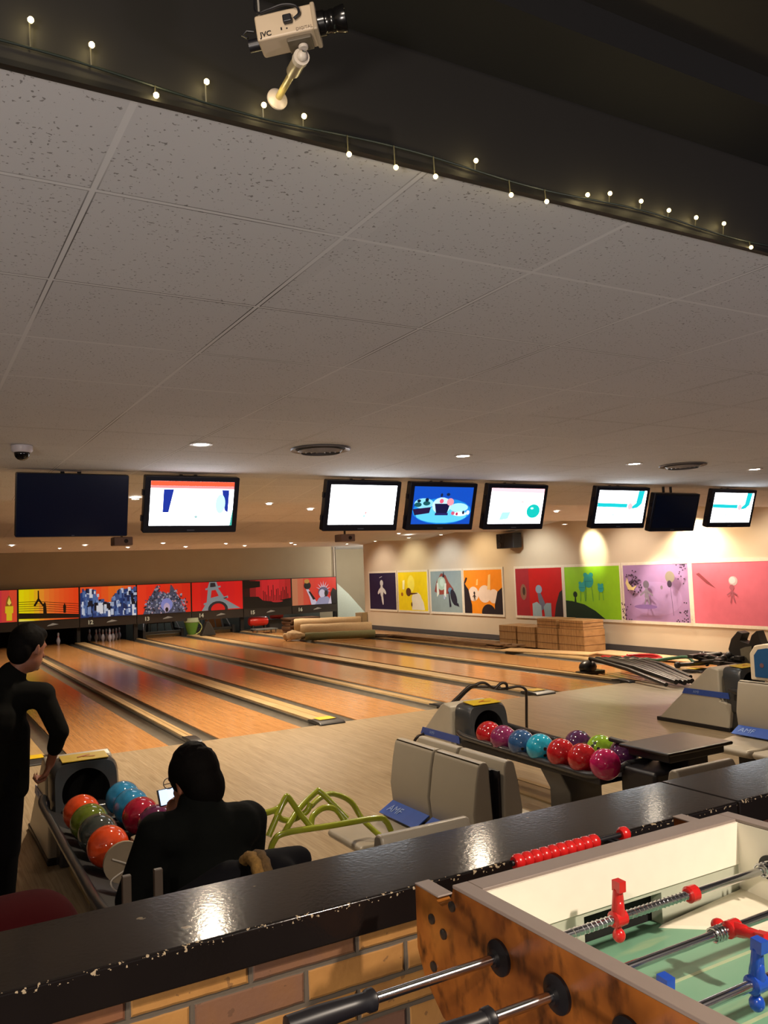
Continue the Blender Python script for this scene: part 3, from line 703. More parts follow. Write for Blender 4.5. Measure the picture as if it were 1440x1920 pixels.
def a5():
    k = P_('2c2428'); return [(P_('c01418'), [(0, 0), (1, 0), (1, 1), (0, 1)]), (P_('a02030'), [(0, 0), (.3, 0), (.3, 1), (0, 1)]), (P_('8a6050'), ell(.17, .5, .07, .17)), (P_('3a2c20'), ell(.18, .52, .03, .09)), (P_('88a0b8'), ell(.51, .56, .07, .09)), (P_('6a6c80'), [(.48, .48), (.55, .48), (.66, .2), (.56, .12), (.5, .3)]),
            (P_('9ab0b8'), [(.36, 0), (.56, 0), (.55, .22), (.46, .3), (.36, .26)]), (P_('8aa0a8'), [(.62, 0), (.76, 0), (.76, .28), (.66, .28), (.6, .2)]), (k, [(.82, 0), (1, 0), (1, .55), (.94, .5), (.86, .25)])]
def a6():
    t_ = P_('2aa0a0'); k = P_('0c2c1c'); L = [(P_('8cc820'), [(0, 0), (1, 0), (1, 1), (0, 1)]), (k, [(0, 0), (.72, 0), (.55, .15), (.35, .27), (.12, .33), (0, .34)]), (k, ell(.19, .46, .04, .06)), (k, [(.17, .3), (.21, .3), (.2, .42), (.18, .42)])]
    for cx, cy, s in ((.45, .72, 1.3), (.33, .6, .9), (.67, .58, .75)):
        L += [(t_, ell(cx, cy, .07*s, .1*s)), (t_, ell(cx-.04*s, cy+.09*s, .03*s, .035*s)), (t_, ell(cx+.04*s, cy+.09*s, .03*s, .035*s)), (P_('1c7c80'), [(cx-.05*s, cy+.0), (cx+.05*s, cy+.0), (cx+.05*s, cy-.01), (cx-.05*s, cy-.01)])]
        for q in (-.04, .04): L.append((P_('3c8c50'), [(cx+q*s, cy-.08*s), (cx+q*s+.008, cy-.08*s), (cx+q*s*1.3+.008, cy-.3*s), (cx+q*s*1.3, cy-.3*s)]))
    return L
def a7():
    k = P_('3a2c44'); L = [(P_('9c7cae'), [(0, 0), (1, 0), (1, 1), (0, 1)]), (P_('a284b8'), ell(.5, .4, .4, .3))]
    for q in range(60):
        a = r.random()*2*PI; d = r.random()**.7; L.append((k, ell(.18+.14*d*math.cos(a), .68+.22*d*math.sin(a), .012, .016, 6)))
    for q in range(70):
        cx, cy = r.choice(((.97, .9), (.97, .1), (.04, .12))); L.append((k, ell(min(max(cx+r.gauss(0, .05), .01), .99), min(max(cy+r.gauss(0, .09), .02), .98), .01, .014, 6)))
    L += [(P_('d8c890'), [(.12, .78), (.14, .68), (.2, .6), (.27, .64), (.22, .55), (.13, .56), (.09, .68)])]
    L += stick(.42, .5, .95, P_('7c7488'), P_('60586a')) + [(P_('8c8478'), ell(.79, .78, .07, .1)), (k, ell(.78, .66, .035, .06)), (k, [(.79, .6), (.795, .6), (.82, .12), (.815, .12)]), (P_('7a7080'), ell(.66, .6, .018, .035)), (P_('7c60a0'), ell(.4, .26, .18, .04))]
    return L
def a8():
    return [(P_('cc6880'), [(0, 0), (1, 0), (1, 1), (0, 1)]), (P_('843c48'), [(.05, .82), (.09, .84), (.22, .68), (.3, .58), (.18, .66)]), (P_('b8a8b0'), ell(.52, .7, .055, .075)), (P_('e8c8d0'), ell(.51, .71, .04, .055))]+stick(.5, .5, .6, P_('9c5468'))
plist = [(24.15, 1.70, a1, 'dark violet painting of a white floating figure, leftmost on the right wall'), (22.30, 1.66, a2, 'yellow painting of a white bird shape and brown ball'),
         (20.45, 1.56, a3, 'grey painting of a red-haired face and crouching dark figure'), (18.78, 1.68, a4, 'orange painting of white clouds and black mounds'),
         (16.54, 1.70, a5, 'red painting of a blue-headed figure with an open book'), (14.74, 1.72, a6, 'green painting of teal creatures over a dark hill'),
         (12.91, 1.70, a7, 'lilac painting of a crescent moon and walking figure'), (11.11, 1.76, a8, 'pink painting of a pale round-headed figure, rightmost')]
FRW = M((0.72, 0.66, 0.56), .6)
for y0, w, fn, lab in plist:
    t = thing('wall_painting', lab, 'painting', (RX, y0-w/2, .65), group='paintings on the right wall')
    b = B(); b.box((RX-.02, y0-w, .65), (RX-.001, y0, 1.81), P_('404040')); art(b, fyz(y0, .65, w, 1.16), fn(), 0, .0008); b.build('canvas', t, local=False)
    b = B()
    for a, c in (((RX-.026, y0-w-.05, .59), (RX-.001, y0+.05, .65)), ((RX-.026, y0-w-.05, 1.81), (RX-.001, y0+.05, 1.87)), ((RX-.026, y0-w-.05, .65), (RX-.001, y0-w, 1.81)), ((RX-.026, y0, .65), (RX-.001, y0+.05, 1.81))): b.box(a, c, FRW)
    b.build('frame', t, local=False)

# ------------------------------------------------------------------ ceiling fittings
def downlight(x, y, z, power, lab, tgt=None, color=WARM, ang=150, r=.05, e=40):
    t = thing('ceiling_downlight', lab, 'downlight', (x, y, z), group='recessed ceiling downlights')
    b = B(); b.lathe([(r, -.004), (r+.022, -.004), (r+.02, .004), (r, .006)], (0, 0, 0), M('cfc6ba', .4), 20, cap=False); b.build('trim_ring', t, smooth=True)
    b = B(); b.lathe([(.0005, -.002), (r, -.002)], (0, 0, 0), M((1, .9, .75), .5, emit=e), 20, cap=False); b.build('lens', t)
    if power: lamp('downlight_lamp', 'SPOT', (0, 0, -.03), power, color, tgt or (x, y, 0), .05, ang, .7, t)
for x, y in ((1.61, 5.06), (3.62, 5.06), (5.43, 5.08), (7.05, 5.09)):
    downlight(x, y, 2.732, P_NEAR, 'small round downlight in the ceiling row in front of the screens')
far = [(2.13, 9.0, 2.77), (4.44, 10.93, 2.9), (5.27, 11.35, 2.86), (9.0, 15.22, 2.85), (10.2, 11.45, 2.85), (12.96, 10.97, 2.88), (2.08, 20.5, 2.77), (3.62, 23.93, 2.82), (3.7, 20.7, 2.76), (5.44, 23.97, 2.81), (5.53, 20.6, 2.77),
       (7.13, 24.1, 2.8), (8.15, 23.47, 2.85), (8.96, 24.11, 2.8), (10.29, 23.62, 2.84), (10.61, 24.07, 2.81), (11.49, 19.17, 2.87)]
for x, y, z in far: downlight(x, y, z-.012, P_LANE*(.8 if y < 16 else .35), 'small bright downlight in the stepped ceiling over the lanes', ang=130, r=.04)
downlight(9.0, 8.5, 2.822, 260, 'ceiling spot throwing a cool pool on the approach behind the teal screen', (9.1, 8.7, 0), (.92, .96, 1), 48)
# wall washers aimed at the paintings
for y, p, c, tz, an, x in ((13.9, 1.7, (1, .93, .62), 2.25, 58, 12.6), (11.9, 2.0, (1, .84, .6), .85, 60, 12.3), (10.4, .7, (1, .72, .42), 1.9, 90, 12.3), (21.4, 1.0, (1, .9, .6), 1.3, 110, 12.0), (19.5, 1.0, (.85, .93, .95), 1.1, 110, 12.0), (17.9, 1.2, (1, .76, .45), 1.4, 110, 12.0),
                        (15.6, 1.1, (.95, .95, .85), 1.3, 110, 12.0), (23.2, .9, (1, .85, .7), 1.1, 110, 12.0), (9.0, 1.4, (1, .8, .6), 1.3, 110, 12.0), (12.6, 1.2, (1, .85, .7), 1.2, 110, 12.0)):
    downlight(x, y, 2.76, P_PAINT*p, 'small ceiling spot aimed at the wall paintings', (13.3, y-.1, tz), c, an, .05)
lamp('far_fill_lamp', 'POINT', (7.9, 27.9, 1.5), 35, (1, .93, .85), None, .08)  # unseen point lamps added to brighten the machinery behind the lane pictures
lamp('far_fill_lamp', 'POINT', (11.6, 27.9, 1.5), 35, (1, .9, .8), None, .08)
lamp('far_fill_lamp', 'POINT', (14.7, 25.6, 2.2), 170, (1, .88, .72), None, .08)  # unseen lamp added to brighten the far corner wall and slanted panel
def vent(x, y, rz):
    t = thing('air_vent', 'round slotted air vent in the ceiling left of centre' if x < 4 else 'round slotted air vent in the ceiling over the right screens', 'air vent', (x, y, 2.733), rz)
    b = B(); b.lathe([(.17, -.002), (.2, -.012), (.205, -.002)], (0, 0, 0), M('6a6460', .4), 32, cap=False); b.build('outer_ring', t, smooth=True)
    for k, q in enumerate((.15, .115, .08, .045)):
        b = B(); b.lathe([(q-.018, -.03), (q, -.012), (q+.004, -.016)], (0, 0, 0), M('8a827c', .4), 28, cap=False); b.build('slot_ring', t, smooth=True)
    b = B(); b.lathe([(.0005, -.001), (.175, -.001)], (0, 0, 0), DARK, 28, cap=False); b.build('dark_core', t)
    return t
vent(2.43, 5.04, 0); vent(5.99, 5.04, 0)
t = thing('dome_camera', 'white dome security camera on the ceiling at far left', 'security camera', (.61, 5.42, 2.733))
b = B(); b.lathe([(.062, 0), (.062, -.03), (.052, -.042), (.0005, -.042)], (0, 0, 0), M('cfc8cc', .4), 24); b.build('base', t, smooth=True)
b = B(); b.sph((0, 0, -.045), .045, M('0c0c10', .08), (1, 1, 1), 20); b.build('dome', t, smooth=True)

# projectors hung over the lanes and wall speaker
def projector(x, y, lab):
    t = thing('ceiling_projector', lab, 'projector', (x, y, 2.82))
    b = B(); b.box((-.15, -.14, -.36), (.15, .14, -.22), M('6a6064', .5)); b.build('body', t, bevel=.015)
    b = B(); b.lathe([(.03, -.16), (.035, -.145)], (.04, 0, -.29), M('20202a', .2), 16, 'y'); b.build('lens', t)
    b = B(); b.tube([(0, 0, -.23), (0, 0, .08)], .02, BLK); b.lathe([(.06, -.07), (.02, -.12)], (0, 0, 0), BLK, 12); b.build('pole', t, smooth=True)
projector(3.08, 14.0, 'grey projector hanging between the two left screens'); projector(7.2, 14.0, 'grey projector hanging below the white centre screen')
t = thing('wall_speaker', 'black loudspeaker bracketed to the right wall below the pink and teal screen', 'loudspeaker', (13.1, 16.5, 2.5))
b = B(); b.box((-.16, -.36, -.17), (.1, .32, .2), BLKM); b.build('cabinet', t, bevel=.015)
b = B(); [b.lathe([(.055, -.012), (.07, 0)], (-.165, .36-.2, .1-.18*k), BLK, 16, 'x') for k in range(2)]; [b.tube([(-.05, .33, .12-k*.1), (-.05, .4, .12-k*.1)], .02, BLK) for k in range(3)]; b.build('driver', t)
b = B(); b.box((.08, -.05, -.05), (.2, .05, .05), BLK); b.build('bracket', t)

# ------------------------------------------------------------------ overhead screens
TILT = math.radians(17)
def S(c, e=1.6): return M(c, .4, emit=e)
def scr_white(): return [(S((.92, .96, 1), 6), [(0, 0), (1, 0), (1, 1), (0, 1)])]
def sb():
    return scr_white()+[(S('ff5030'), [(0, .9), (1, .9), (1, 1), (0, 1)]), (S('ff8080'), [(0, .84), (1, .84), (1, .9), (0, .9)]), (S('e8f4ff', 2), [(.0, .83), (1, .83), (1, .845), (0, .845)]), (S('1838b0', .8), [(.15, .3), (.22, .3), (.27, .82), (.15, .82)]),
            (S('1838b0', .8), [(.9, .35), (.94, .3), (.94, .82), (.85, .82)]), (S('a8e8d8', 1.8), ell(.84, .5, .06, .22)), (S('c8f4e8', 1.8), ell(.76, .25, .05, .12)), (S('a0c8c8', 1.2), ell(.55, .2, .02, .03)), (S('40b0a0', 1.2), [(.97, 0), (1, 0), (1, .4)])]
def sc():
    return scr_white()+[(S('d8f0f0', 2), ell(.55, .5, .05, .14)), (S('e0f4f4', 2), ell(.4, .5, .06, .05)), (S('ffd0c8', 2), [(.75, .2), (.92, .15), (.78, .45), (.7, .4)]), (S('f8e8e0', 2), ell(.75, .6, .06, .2)), (S('e8a0a0', 1.6), ell(.55, .3, .015, .04)), (S('a0e8e0', 1.6), ell(.53, .22, .02, .03))]
def sd():
    L = [(S('0a50c8', 1.0), [(0, 0), (1, 0), (1, 1), (0, 1)]), (S('1890e8', 1.0), ell(.5, .35, .5, .35)), (S('60d0f8', 1.1), ell(.5, .25, .44, .22)), (S('90e0ff', 1.1), ell(.18, .55, .16, .14)), (S('b0ecff', 1.1), ell(.78, .45, .16, .12)), (S('c8f0ff', 1.1), ell(.48, .5, .16, .22))]
    L += [(S('181850', .6), [(.36, .55), (.62, .55), (.58, .28), (.4, .28)]), (S('2c2c80', .6), [(.38, .3), (.6, .3), (.6, .24), (.38, .24)]), (S('f06080', 1), ell(.47, .62, .035, .06)), (S('f8a0b0', 1), ell(.62, .6, .06, .1)), (S('203060', .5), ell(.46, .78, .02, .05)), (S('203060', .5), ell(.57, .8, .03, .04)),
          (S('301850', .6), [(.0, .4), (.3, .46), (.28, .3), (.04, .24)]), (S('186870', .7), ell(.08, .52, .06, .06)), (S('186870', .7), ell(.22, .56, .06, .06)), (S('0c2840', .6), ell(.09, .62, .03, .04)), (S('0c2840', .6), ell(.22, .65, .03, .05)),
          (S('f4f4ff', 1.1), ell(.8, .28, .12, .06)), (S('d03060', .9), ell(.75, .28, .02, .04)), (S('103060', .6), ell(.86, .32, .02, .05)), (S('e06080', 1), ell(.68, .3, .03, .05)), (S('f0f0ff', 1), ell(.94, .32, .03, .06))]
    return L
def se():
    return scr_white()+[(S('ffb8c0', 1.7), [(0, .9), (1, .86), (1, 1), (0, 1)]), (S('ffdce0', 1.9), [(0, .78), (1, .74), (1, .88), (0, .91)]), (S('10c8c0', 1.1), ell(.83, .36, .13, .2)), (S('c0fff8', 1.5), ell(.8, .44, .03, .03)), (S('a0e8e4', 1.5), [(.2, .1), (.36, .14), (.4, .34), (.24, .32)]), (S('e08080', 1.2), ell(.68, .2, .01, .015)), (S('f0c0c0', 1.5), ell(.6, .62, .03, .03))]
def sf():
    return scr_white()+[(S('18c8d0', 1.2), [(0, .5), (.62, .48), (.62, .6), (0, .62)]), (S('18c8d0', 1.2), [(.82, 1), (.95, 1), (.92, .6), (.84, .48), (.72, .44), (.72, .52), (.8, .62)]), (S('ffb0b8', 1.5), ell(.68, .52, .05, .1)), (S('b0d0d8', 1.5), ell(.35, .26, .015, .03)), (S('c0c8d0', 1.5), ell(.44, .28, .012, .05)), (S('f0f0f4', 2), ell(.5, .7, .2, .02))]
def off():
    return [(M('0a1734', .15, var=.02), [(0, 0), (1, 0), (1, 1), (0, 1)])]  # navy tint carries the glow reflected in the dark glass
def tv(x, w, h, fn, lab, y=6.48, ztop=2.70, tilt=TILT, bez=.045, glow=0, gc=(.7, .8, 1), group='overhead screens', shell=BLKG):
    t = thing('overhead_screen', lab, 'television', (x, y, ztop), group=group)
    R = Matrix.Rotation(tilt, 4, 'X')           # top leans to the viewer, bottom swings away
    b = B(); b.X = R; poly = rrect(-w/2, -h, w/2, 0, .012, 3); b.prism(poly, 0, .07, shell, 'xz'); b.build('cabinet', t, bevel=.006)
    b = B(); b.X = R; art(b, lambda u, v, d: (-w/2+bez+u*(w-2*bez), -.001-d, -h+bez*1.35+v*(h-2.2*bez)), fn(), 0, .0004); b.build('screen_display', t)
    b = B(); b.X = R
    if bez > .02: b.box((-.03, -.003, -h+.018), (.03, 0, -h+.026), M('5a6070', .4)); b.box((-w/2-.012, .02, -h*.35), (-w/2, .05, -h*.25), shell); b.box((-w/2-.012, .02, -h*.8), (-w/2, .05, -h*.7), shell)
    else: b.box((-.01, -.002, -h+.01), (.01, 0, -h+.014), M('5a6070', .4))
    b.build('badge', t)
    b = B(); b.box((-.12, .12, -.22), (.12, .17, -.02), BLKM); b.X = None; zt = 2.739-ztop; b.tube([(-.06, .16, -.1), (-.06, .16, zt)], .015, BLKM); b.tube([(.06, .16, -.1), (.06, .16, zt)], .015, BLKM); b.build('ceiling_bracket', t)
    return t
tv(1.09, .80, .475, off, 'large black switched-off screen at the far left', bez=.006, tilt=math.radians(12))
tv(2.0, .77, .46, sb, 'lit screen with orange top strip and blue corners, second from left')
tv(3.56, .76, .46, sc, 'lit almost blank white screen above the centre')
tv(4.42, .76, .46, sd, 'lit blue screen with a dark cup cartoon')
tv(5.31, .76, .46, se, 'lit white and pink screen with a teal ball')
tv(6.76, .80, .46, sf, 'lit white screen with teal band, left of the black screen')
tv(7.60, .74, .44, off, 'smaller black switched-off screen between the two teal band screens', ztop=2.64, bez=.03)
tv(8.60, .80, .46, sf, 'lit white screen with teal band, rightmost screen')

# ------------------------------------------------------------------ ball returns
BALLC = {'orange': 'd84a20', 'green': '5c6a20', 'smoke': '3a403c', 'blue': '2c82b4', 'sky': '1f9ac0', 'red': 'a01834', 'purple': '5c2048', 'plum': '7c2858', 'slate': '2c5080', 'scarlet': 'a81820', 'magenta': 'a81454', 'lime': '7ca428', 'violet': '4c2450'}
_bm = {}
def ball_mat(k):
    if k in _bm: return _bm[k]
    n = N('ball_'+k); a = lin(BALLC[k]); d = tuple(x*.35 for x in a)
    c = n.mix(n.ramp(n.noise(11.0, 5), .45, .85), a, d); c = n.mix(n.math('MULTIPLY', n.ramp(n.noise(26.0, 3), .62, .72), .35), c, tuple(min(1, x*1.5+.03) for x in a))
    _bm[k] = n.out(c, .08); n.b.inputs['Coat Weight'].default_value = .5
    return _bm[k]
def ball(x, y, z, col, lab, rot=(0, 0, 0), logo=False):
    t = thing('bowling_ball', lab, 'bowling ball', (x, y, z-.108), group=None)
    b = B(); b.sph((0, 0, .108), .108, ball_mat(col), n=36); b.build('ball_body', t, smooth=True)
    R = Euler(rot).to_matrix()
    for h in ((.13, -.99, .1), (-.13, -.99, .1), (0, -.95, -.35)):
        d = (R @ Vector(h)).normalized(); p = Vector((0, 0, .108))+d*.1065
        b = B(); b.X = Matrix.Translation(p) @ d.to_track_quat('Z', 'Y').to_matrix().to_4x4(); b.lathe([(.0005, .0018), (.0125, .0018), (.0135, .0)], (0, 0, 0), M('060506', .6), 14, cap=False); b.build('finger_hole', t)
    return t
GREY = M('2b2c2f', .3, coat=.3); NOSE = M('34373b', .35, coat=.3)
def ball_return(x, y, lab, rack=True, far=0):
    t = thing('ball_return', lab, 'ball return', (x, y, 0))
    w = .225
    # shell: side profile trapezoid sloping to the lanes  (y local: 0 = front)
    b = B(); b.prism([(.10, .03), (1.05, .03), (1.04, .07), (.36, .66), (.30, .69), (.19, .67), (.19, .33), (.05, .31)], -w, w, CREAM, 'yz'); b.build('shell', t, bevel=.03, seg=3)
    b = B(); b.box((-w-.006, .08, 0), (w+.006, 1.1, .045), BLK); b.build('skirt', t, bevel=.008)
    b = B()
    for s in (1, -1):
        b = B(); b.prism([(.06, .36), (.70, .36), (.66, .425), (.075, .425)], s*(w+.003)-.002, s*(w+.003)+.002, M('2c4a9c', .4), 'yz')
        o = b.build('stripe', t); o['label'] = 'blue side stripe'
    text('lettering', 'AMF', .045, Vector((-w-.006, .5, .392)), (0, -1, 0), (0, 0, 1), M('7c94c8', .5), o)
    # hooded nose with round opening
    b = B(); n = 28; cz = .485; R_ = .155
    sg = lambda v: (1 if v >= 0 else -1)*abs(v)**.36
    out = [(.215*sg(math.cos(2*PI*k/48)), .445+.255*sg(math.sin(2*PI*k/48))) for k in range(48)]
    def ring(pts, yy): return [(p[0], yy+ (p[1]-.45)*.12, p[1]) for p in pts]
    L = len(out)
    circ = []
    for p in out:
        a = 2*PI*len(circ)/48; circ.append((R_*math.cos(a), cz+R_*math.sin(a)))
    vs = ring(out, .12)+ring(out, -.06)+ring([(p[0]*.93, cz+(p[1]-cz)*.93) for p in out], -.085)+ring(circ, -.07)+ring(circ, .14)+[(0, .16, cz)]
    fs = []
    for k in range(4):
        for i in range(L): fs.append((k*L+i, k*L+(i+1) % L, (k+1)*L+(i+1) % L, (k+1)*L+i))
    b.add(vs, fs[:3*L], NOSE); b.add(vs[3*L:5*L]+[vs[-1]], [(i, (i+1) % L, L+(i+1) % L, L+i) for i in range(L)]+[(L+i, L+(i+1) % L, 2*L) for i in range(L)], M('030303', .9))
    b.build('hood', t, smooth=True)
    b = B(); b.obox((0, .02, .705), (.30, .16, .004), (.09, 0, 0), M('b4981c', .5)); o = b.build('sticker', t); o['label'] = 'yellow sticker'
    b = B(); b.obox((.0, .03, .71), (.10, .012, .002), (.09, 0, .5), M('a05020', .5)); b.obox((.03, .0, .71), (.08, .008, .002), (.09, 0, -.4), M('a05020', .5)); b.build('printed_face', o)
    # nose support
    b = B(); b.prism([(.12, 0), (.12, .4), (-.1, .4), (-.06, .08), (-.02, 0)], -.17, .17, GREY, 'yz'); b.build('front_column', t, bevel=.02)
    if rack:
        b = B()
        for s in (-1, 1):
            b.tube(smoothpath([(s*.26, .02, .47), (s*.285, -.12, .455), (s*.285, -.6, .44), (s*.285, -1.3, .42), (s*.28, -1.6-far, .42), (s*.2, -1.74-far, .46), (s*.1, -1.78-far, .5)]), .026, GREY, 10)
        b.tube([(-.1, -1.78-far, .5), (.1, -1.78-far, .5)], .026, GREY)
        b.build('side_rail', t, smooth=True)
        b = B(); prof = [(-.27, .42), (-.16, .375), (-.03, .40), (0, .41), (.03, .40), (.16, .375), (.27, .42), (.27, .36), (-.27, .36)]
        b.prism(prof, -1.68-far, -.02, BLKM, 'xz'); b.build('tray', t, bevel=.01)
        b = B(); b.prism([(-.16, 0), (.16, 0), (.16, .2), (.25, .36), (-.25, .36), (-.16, .2)], -1.25, -1.02, GREY, 'xz'); b.build('pedestal', t, bevel=.012)
    return t
BRY = 6.05
br0 = ball_return(1.06, BRY, 'cream ball return with dark hood beside the standing man, rack full of balls', far=.5)
ball_return(4.43, BRY, 'cream ball return with dark hood in the middle, rack of bright balls')
ball_return(8.0, BRY, 'cream ball return with blue stripe at the right, rack hidden', rack=True)
def rows(X, Ys, cols, labs, dx):
    pass
zc = .50
lb = [(-.155, 5.42, 'orange', 'orange bowling ball nearest the hood in the left rack'), (-.155, 5.17, 'green', 'olive green bowling ball in the left rack'), (-.155, 4.92, 'smoke', 'dark smoke grey bowling ball in the left rack'),
      (-.155, 4.66, 'orange', 'orange bowling ball at the near end of the left rack'), (.13, 5.60, 'blue', 'blue bowling ball furthest back in the left rack'), (.13, 5.37, 'blue', 'blue bowling ball just in front of the other blue ball'),
      (.13, 5.13, 'red', 'crimson bowling ball in the left rack'), (.165, 4.90, 'purple', 'dark purple bowling ball with finger holes in the left rack'), (.175, 4.68, 'orange', 'orange bowling ball partly hidden by the seated person')]
for k, (dx, y, c, lab) in enumerate(lb): ball(1.085+dx, y, zc, c, lab, (-.9, 0, .6*k) if c == 'purple' else (2.2, .3*k, 1.7*k))
cb = [(-.14, 5.72, 'scarlet', 'red bowling ball nearest the hood in the middle rack'), (-.16, 5.50, 'plum', 'plum bowling ball in the middle rack'), (-.16, 5.27, 'slate', 'slate blue bowling ball in the middle rack'),
      (-.16, 5.045, 'sky', 'turquoise bowling ball with finger holes facing the viewer'), (-.16, 4.81, 'scarlet', 'red bowling ball right of the turquoise ball'), (-.16, 4.585, 'scarlet', 'red bowling ball touching the magenta ball'),
      (-.16, 4.36, 'magenta', 'magenta bowling ball at the near end of the middle rack'), (.15, 4.96, 'violet', 'dark plum bowling ball with holes in the back row of the middle rack'), (.15, 4.72, 'lime', 'lime green bowling ball in the back row'),
      (.15, 4.49, 'violet', 'violet bowling ball half hidden beside the black table')]
for k, (dx, y, c, lab) in enumerate(cb): ball(4.37+dx, y, zc, c, lab, {'sky': (0, .3, -.25), 'violet': (-1.0, 0, .4)}.get(c, (2.4, .5*k, 1.1*k)))
# loose grey end plates at the near end of the left rack
t = thing('rack_end_plate', 'round grey end plates with white cord, near end of the left rack', 'end plate', (1.0, 4.33, .42))
b = B(); b.lathe([(.0005, -.01), (.10, -.01), (.10, .01), (.0005, .01)], (-.06, 0, .09), M('8a7c68', .5), 24, 'y'); b.build('round_plate', t, smooth=True)
b = B(); b.prism([(-.0, .17), (.22, .22), (.22, .2), (.0, .12)], -.02, .12, M('8a7c68', .5), 'xz'); b.build('flat_plate', t, bevel=.004)
b = B(); b.tube(smoothpath([(-.06, -.03, .06), (-.13, -.03, .02), (-.1, -.04, -.03), (-.02, -.03, .0), (-.03, -.03, .07), (-.12, -.02, .12)]), .004, M('c8c0b4', .5), 6); b.sph((-.03, -.03, .07), .012, M('d8d4cc', .3), n=10); b.build('cord', t, smooth=True)['label'] = 'thin white cord'

# black score table
t = thing('score_table', 'glossy black low table at the near end of the middle ball rack', 'table', (4.68, 4.14, 0))
b = B(); b.box((-.33, -.22, .60), (.32, .23, .625), M('1a1310', .3)); b.build('table_top', t, bevel=.012)
b = B(); b.box((-.28, -.18, .545), (.27, .19, .60), BLK); b.build('apron', t, bevel=.01)
b = B(); b.box((-.04, -.13, 0), (.16, .14, .56), BLKM); b.build('pedestal', t, bevel=.01)
b = B(); b.box((-.40, -.16, .28), (-.1, .16, .5), BLK); b.build('motor_box', t, bevel=.03)
b = B(); b.obox((-.2, .3, .6), (.05, .22, .03), (.2, 0, .5), BLKM); b.build('handle', t, bevel=.01)

# ------------------------------------------------------------------ ball ramps (tube frames)
def frame(name, paths, r_, m, lab, org):
    t = thing(name, lab, 'ball ramp', org)
    for pn, pts in paths:
        b = B(); b.tube(smoothpath(pts, 6) if pn != 'leg' else pts, r_, m, 10); b.build(pn, t, smooth=True, local=False)
    return t
GRN = M('9aa428', .25, coat=.4)
frame('ball_ramp', [
    ('lower_rail', [(1.54, 3.9, .55), (1.56, 3.9, .60), (1.62, 3.9, .63), (1.87, 3.9, .62), (2.135, 3.9, .61), (2.19, 3.9, .585), (2.22, 3.9, .53)]),
    ('zigzag', [(1.545, 3.93, .62), (1.60, 3.95, .70), (1.655, 3.97, .775), (1.675, 3.97, .775), (1.72, 3.95, .70), (1.77, 3.92, .625)]),
    ('zigzag', [(1.62, 3.92, .62), (1.74, 4.0, .70), (1.86, 4.05, .755), (1.885, 4.05, .755), (1.93, 4.0, .70), (1.99, 3.95, .62)]),
    ('hoop', [(1.90, 4.2, .645), (1.98, 4.25, .665), (2.08, 4.3, .66), (2.19, 4.3, .60), (2.24, 4.25, .50), (2.30, 4.15, .42)]),
    ('hoop', [(1.775, 3.93, .62), (1.80, 3.96, .665), (1.87, 3.98, .69), (1.94, 3.98, .67), (1.975, 3.95, .61)]),
    ('cradle', [(1.60, 3.95, .72), (1.63, 3.97, .68), (1.70, 4.0, .655), (1.78, 4.0, .68), (1.81, 4.0, .72)]),
    ('upper_rail', [(1.47, 3.95, .72), (1.54, 3.96, .725), (1.62, 3.98, .73), (1.66, 3.97, .77)]),
    ('leg', [(1.54, 3.9, .55), (1.52, 3.88, .02)]), ('leg', [(2.22, 3.9, .53), (2.24, 3.88, .02)]), ('leg', [(2.30, 4.15, .42), (2.32, 4.1, .02)])],
    .0155, GRN, 'lime green tubular ball ramp frame between the seated person and the cream seats', (1.9, 4.0, 0))
BT = M('1a1210', .35)
frame('ball_ramp', [
    ('front_rail', [(4.10, 6.75, .25), (4.13, 6.7, .34), (4.22, 6.7, .37), (4.42, 6.7, .53), (4.64, 6.7, .68), (4.74, 6.7, .74), (4.84, 6.7, .75)]),
    ('hoop', [(4.62, 6.75, .60), (4.76, 6.75, .70), (4.88, 6.75, .75), (4.97, 6.75, .75), (5.07, 6.75, .69), (5.20, 6.75, .67), (5.36, 6.72, .68), (5.43, 6.70, .65), (5.445, 6.70, .58), (5.43, 6.70, .3), (5.43, 6.7, .02)]),
    ('hoop', [(5.07, 6.72, .68), (5.12, 6.72, .72), (5.17, 6.72, .735), (5.215, 6.72, .715), (5.22, 6.72, .66)]),
    ('cross_rail', [(4.72, 6.9, .58), (4.80, 6.9, .66), (4.95, 6.9, .70), (5.20, 6.8, .68)]),
    ('leg', [(4.10, 6.75, .25), (4.05, 6.75, .02)])],
    .014, BT, 'black tubular ball ramp frame behind the middle ball return', (4.8, 6.7, 0))

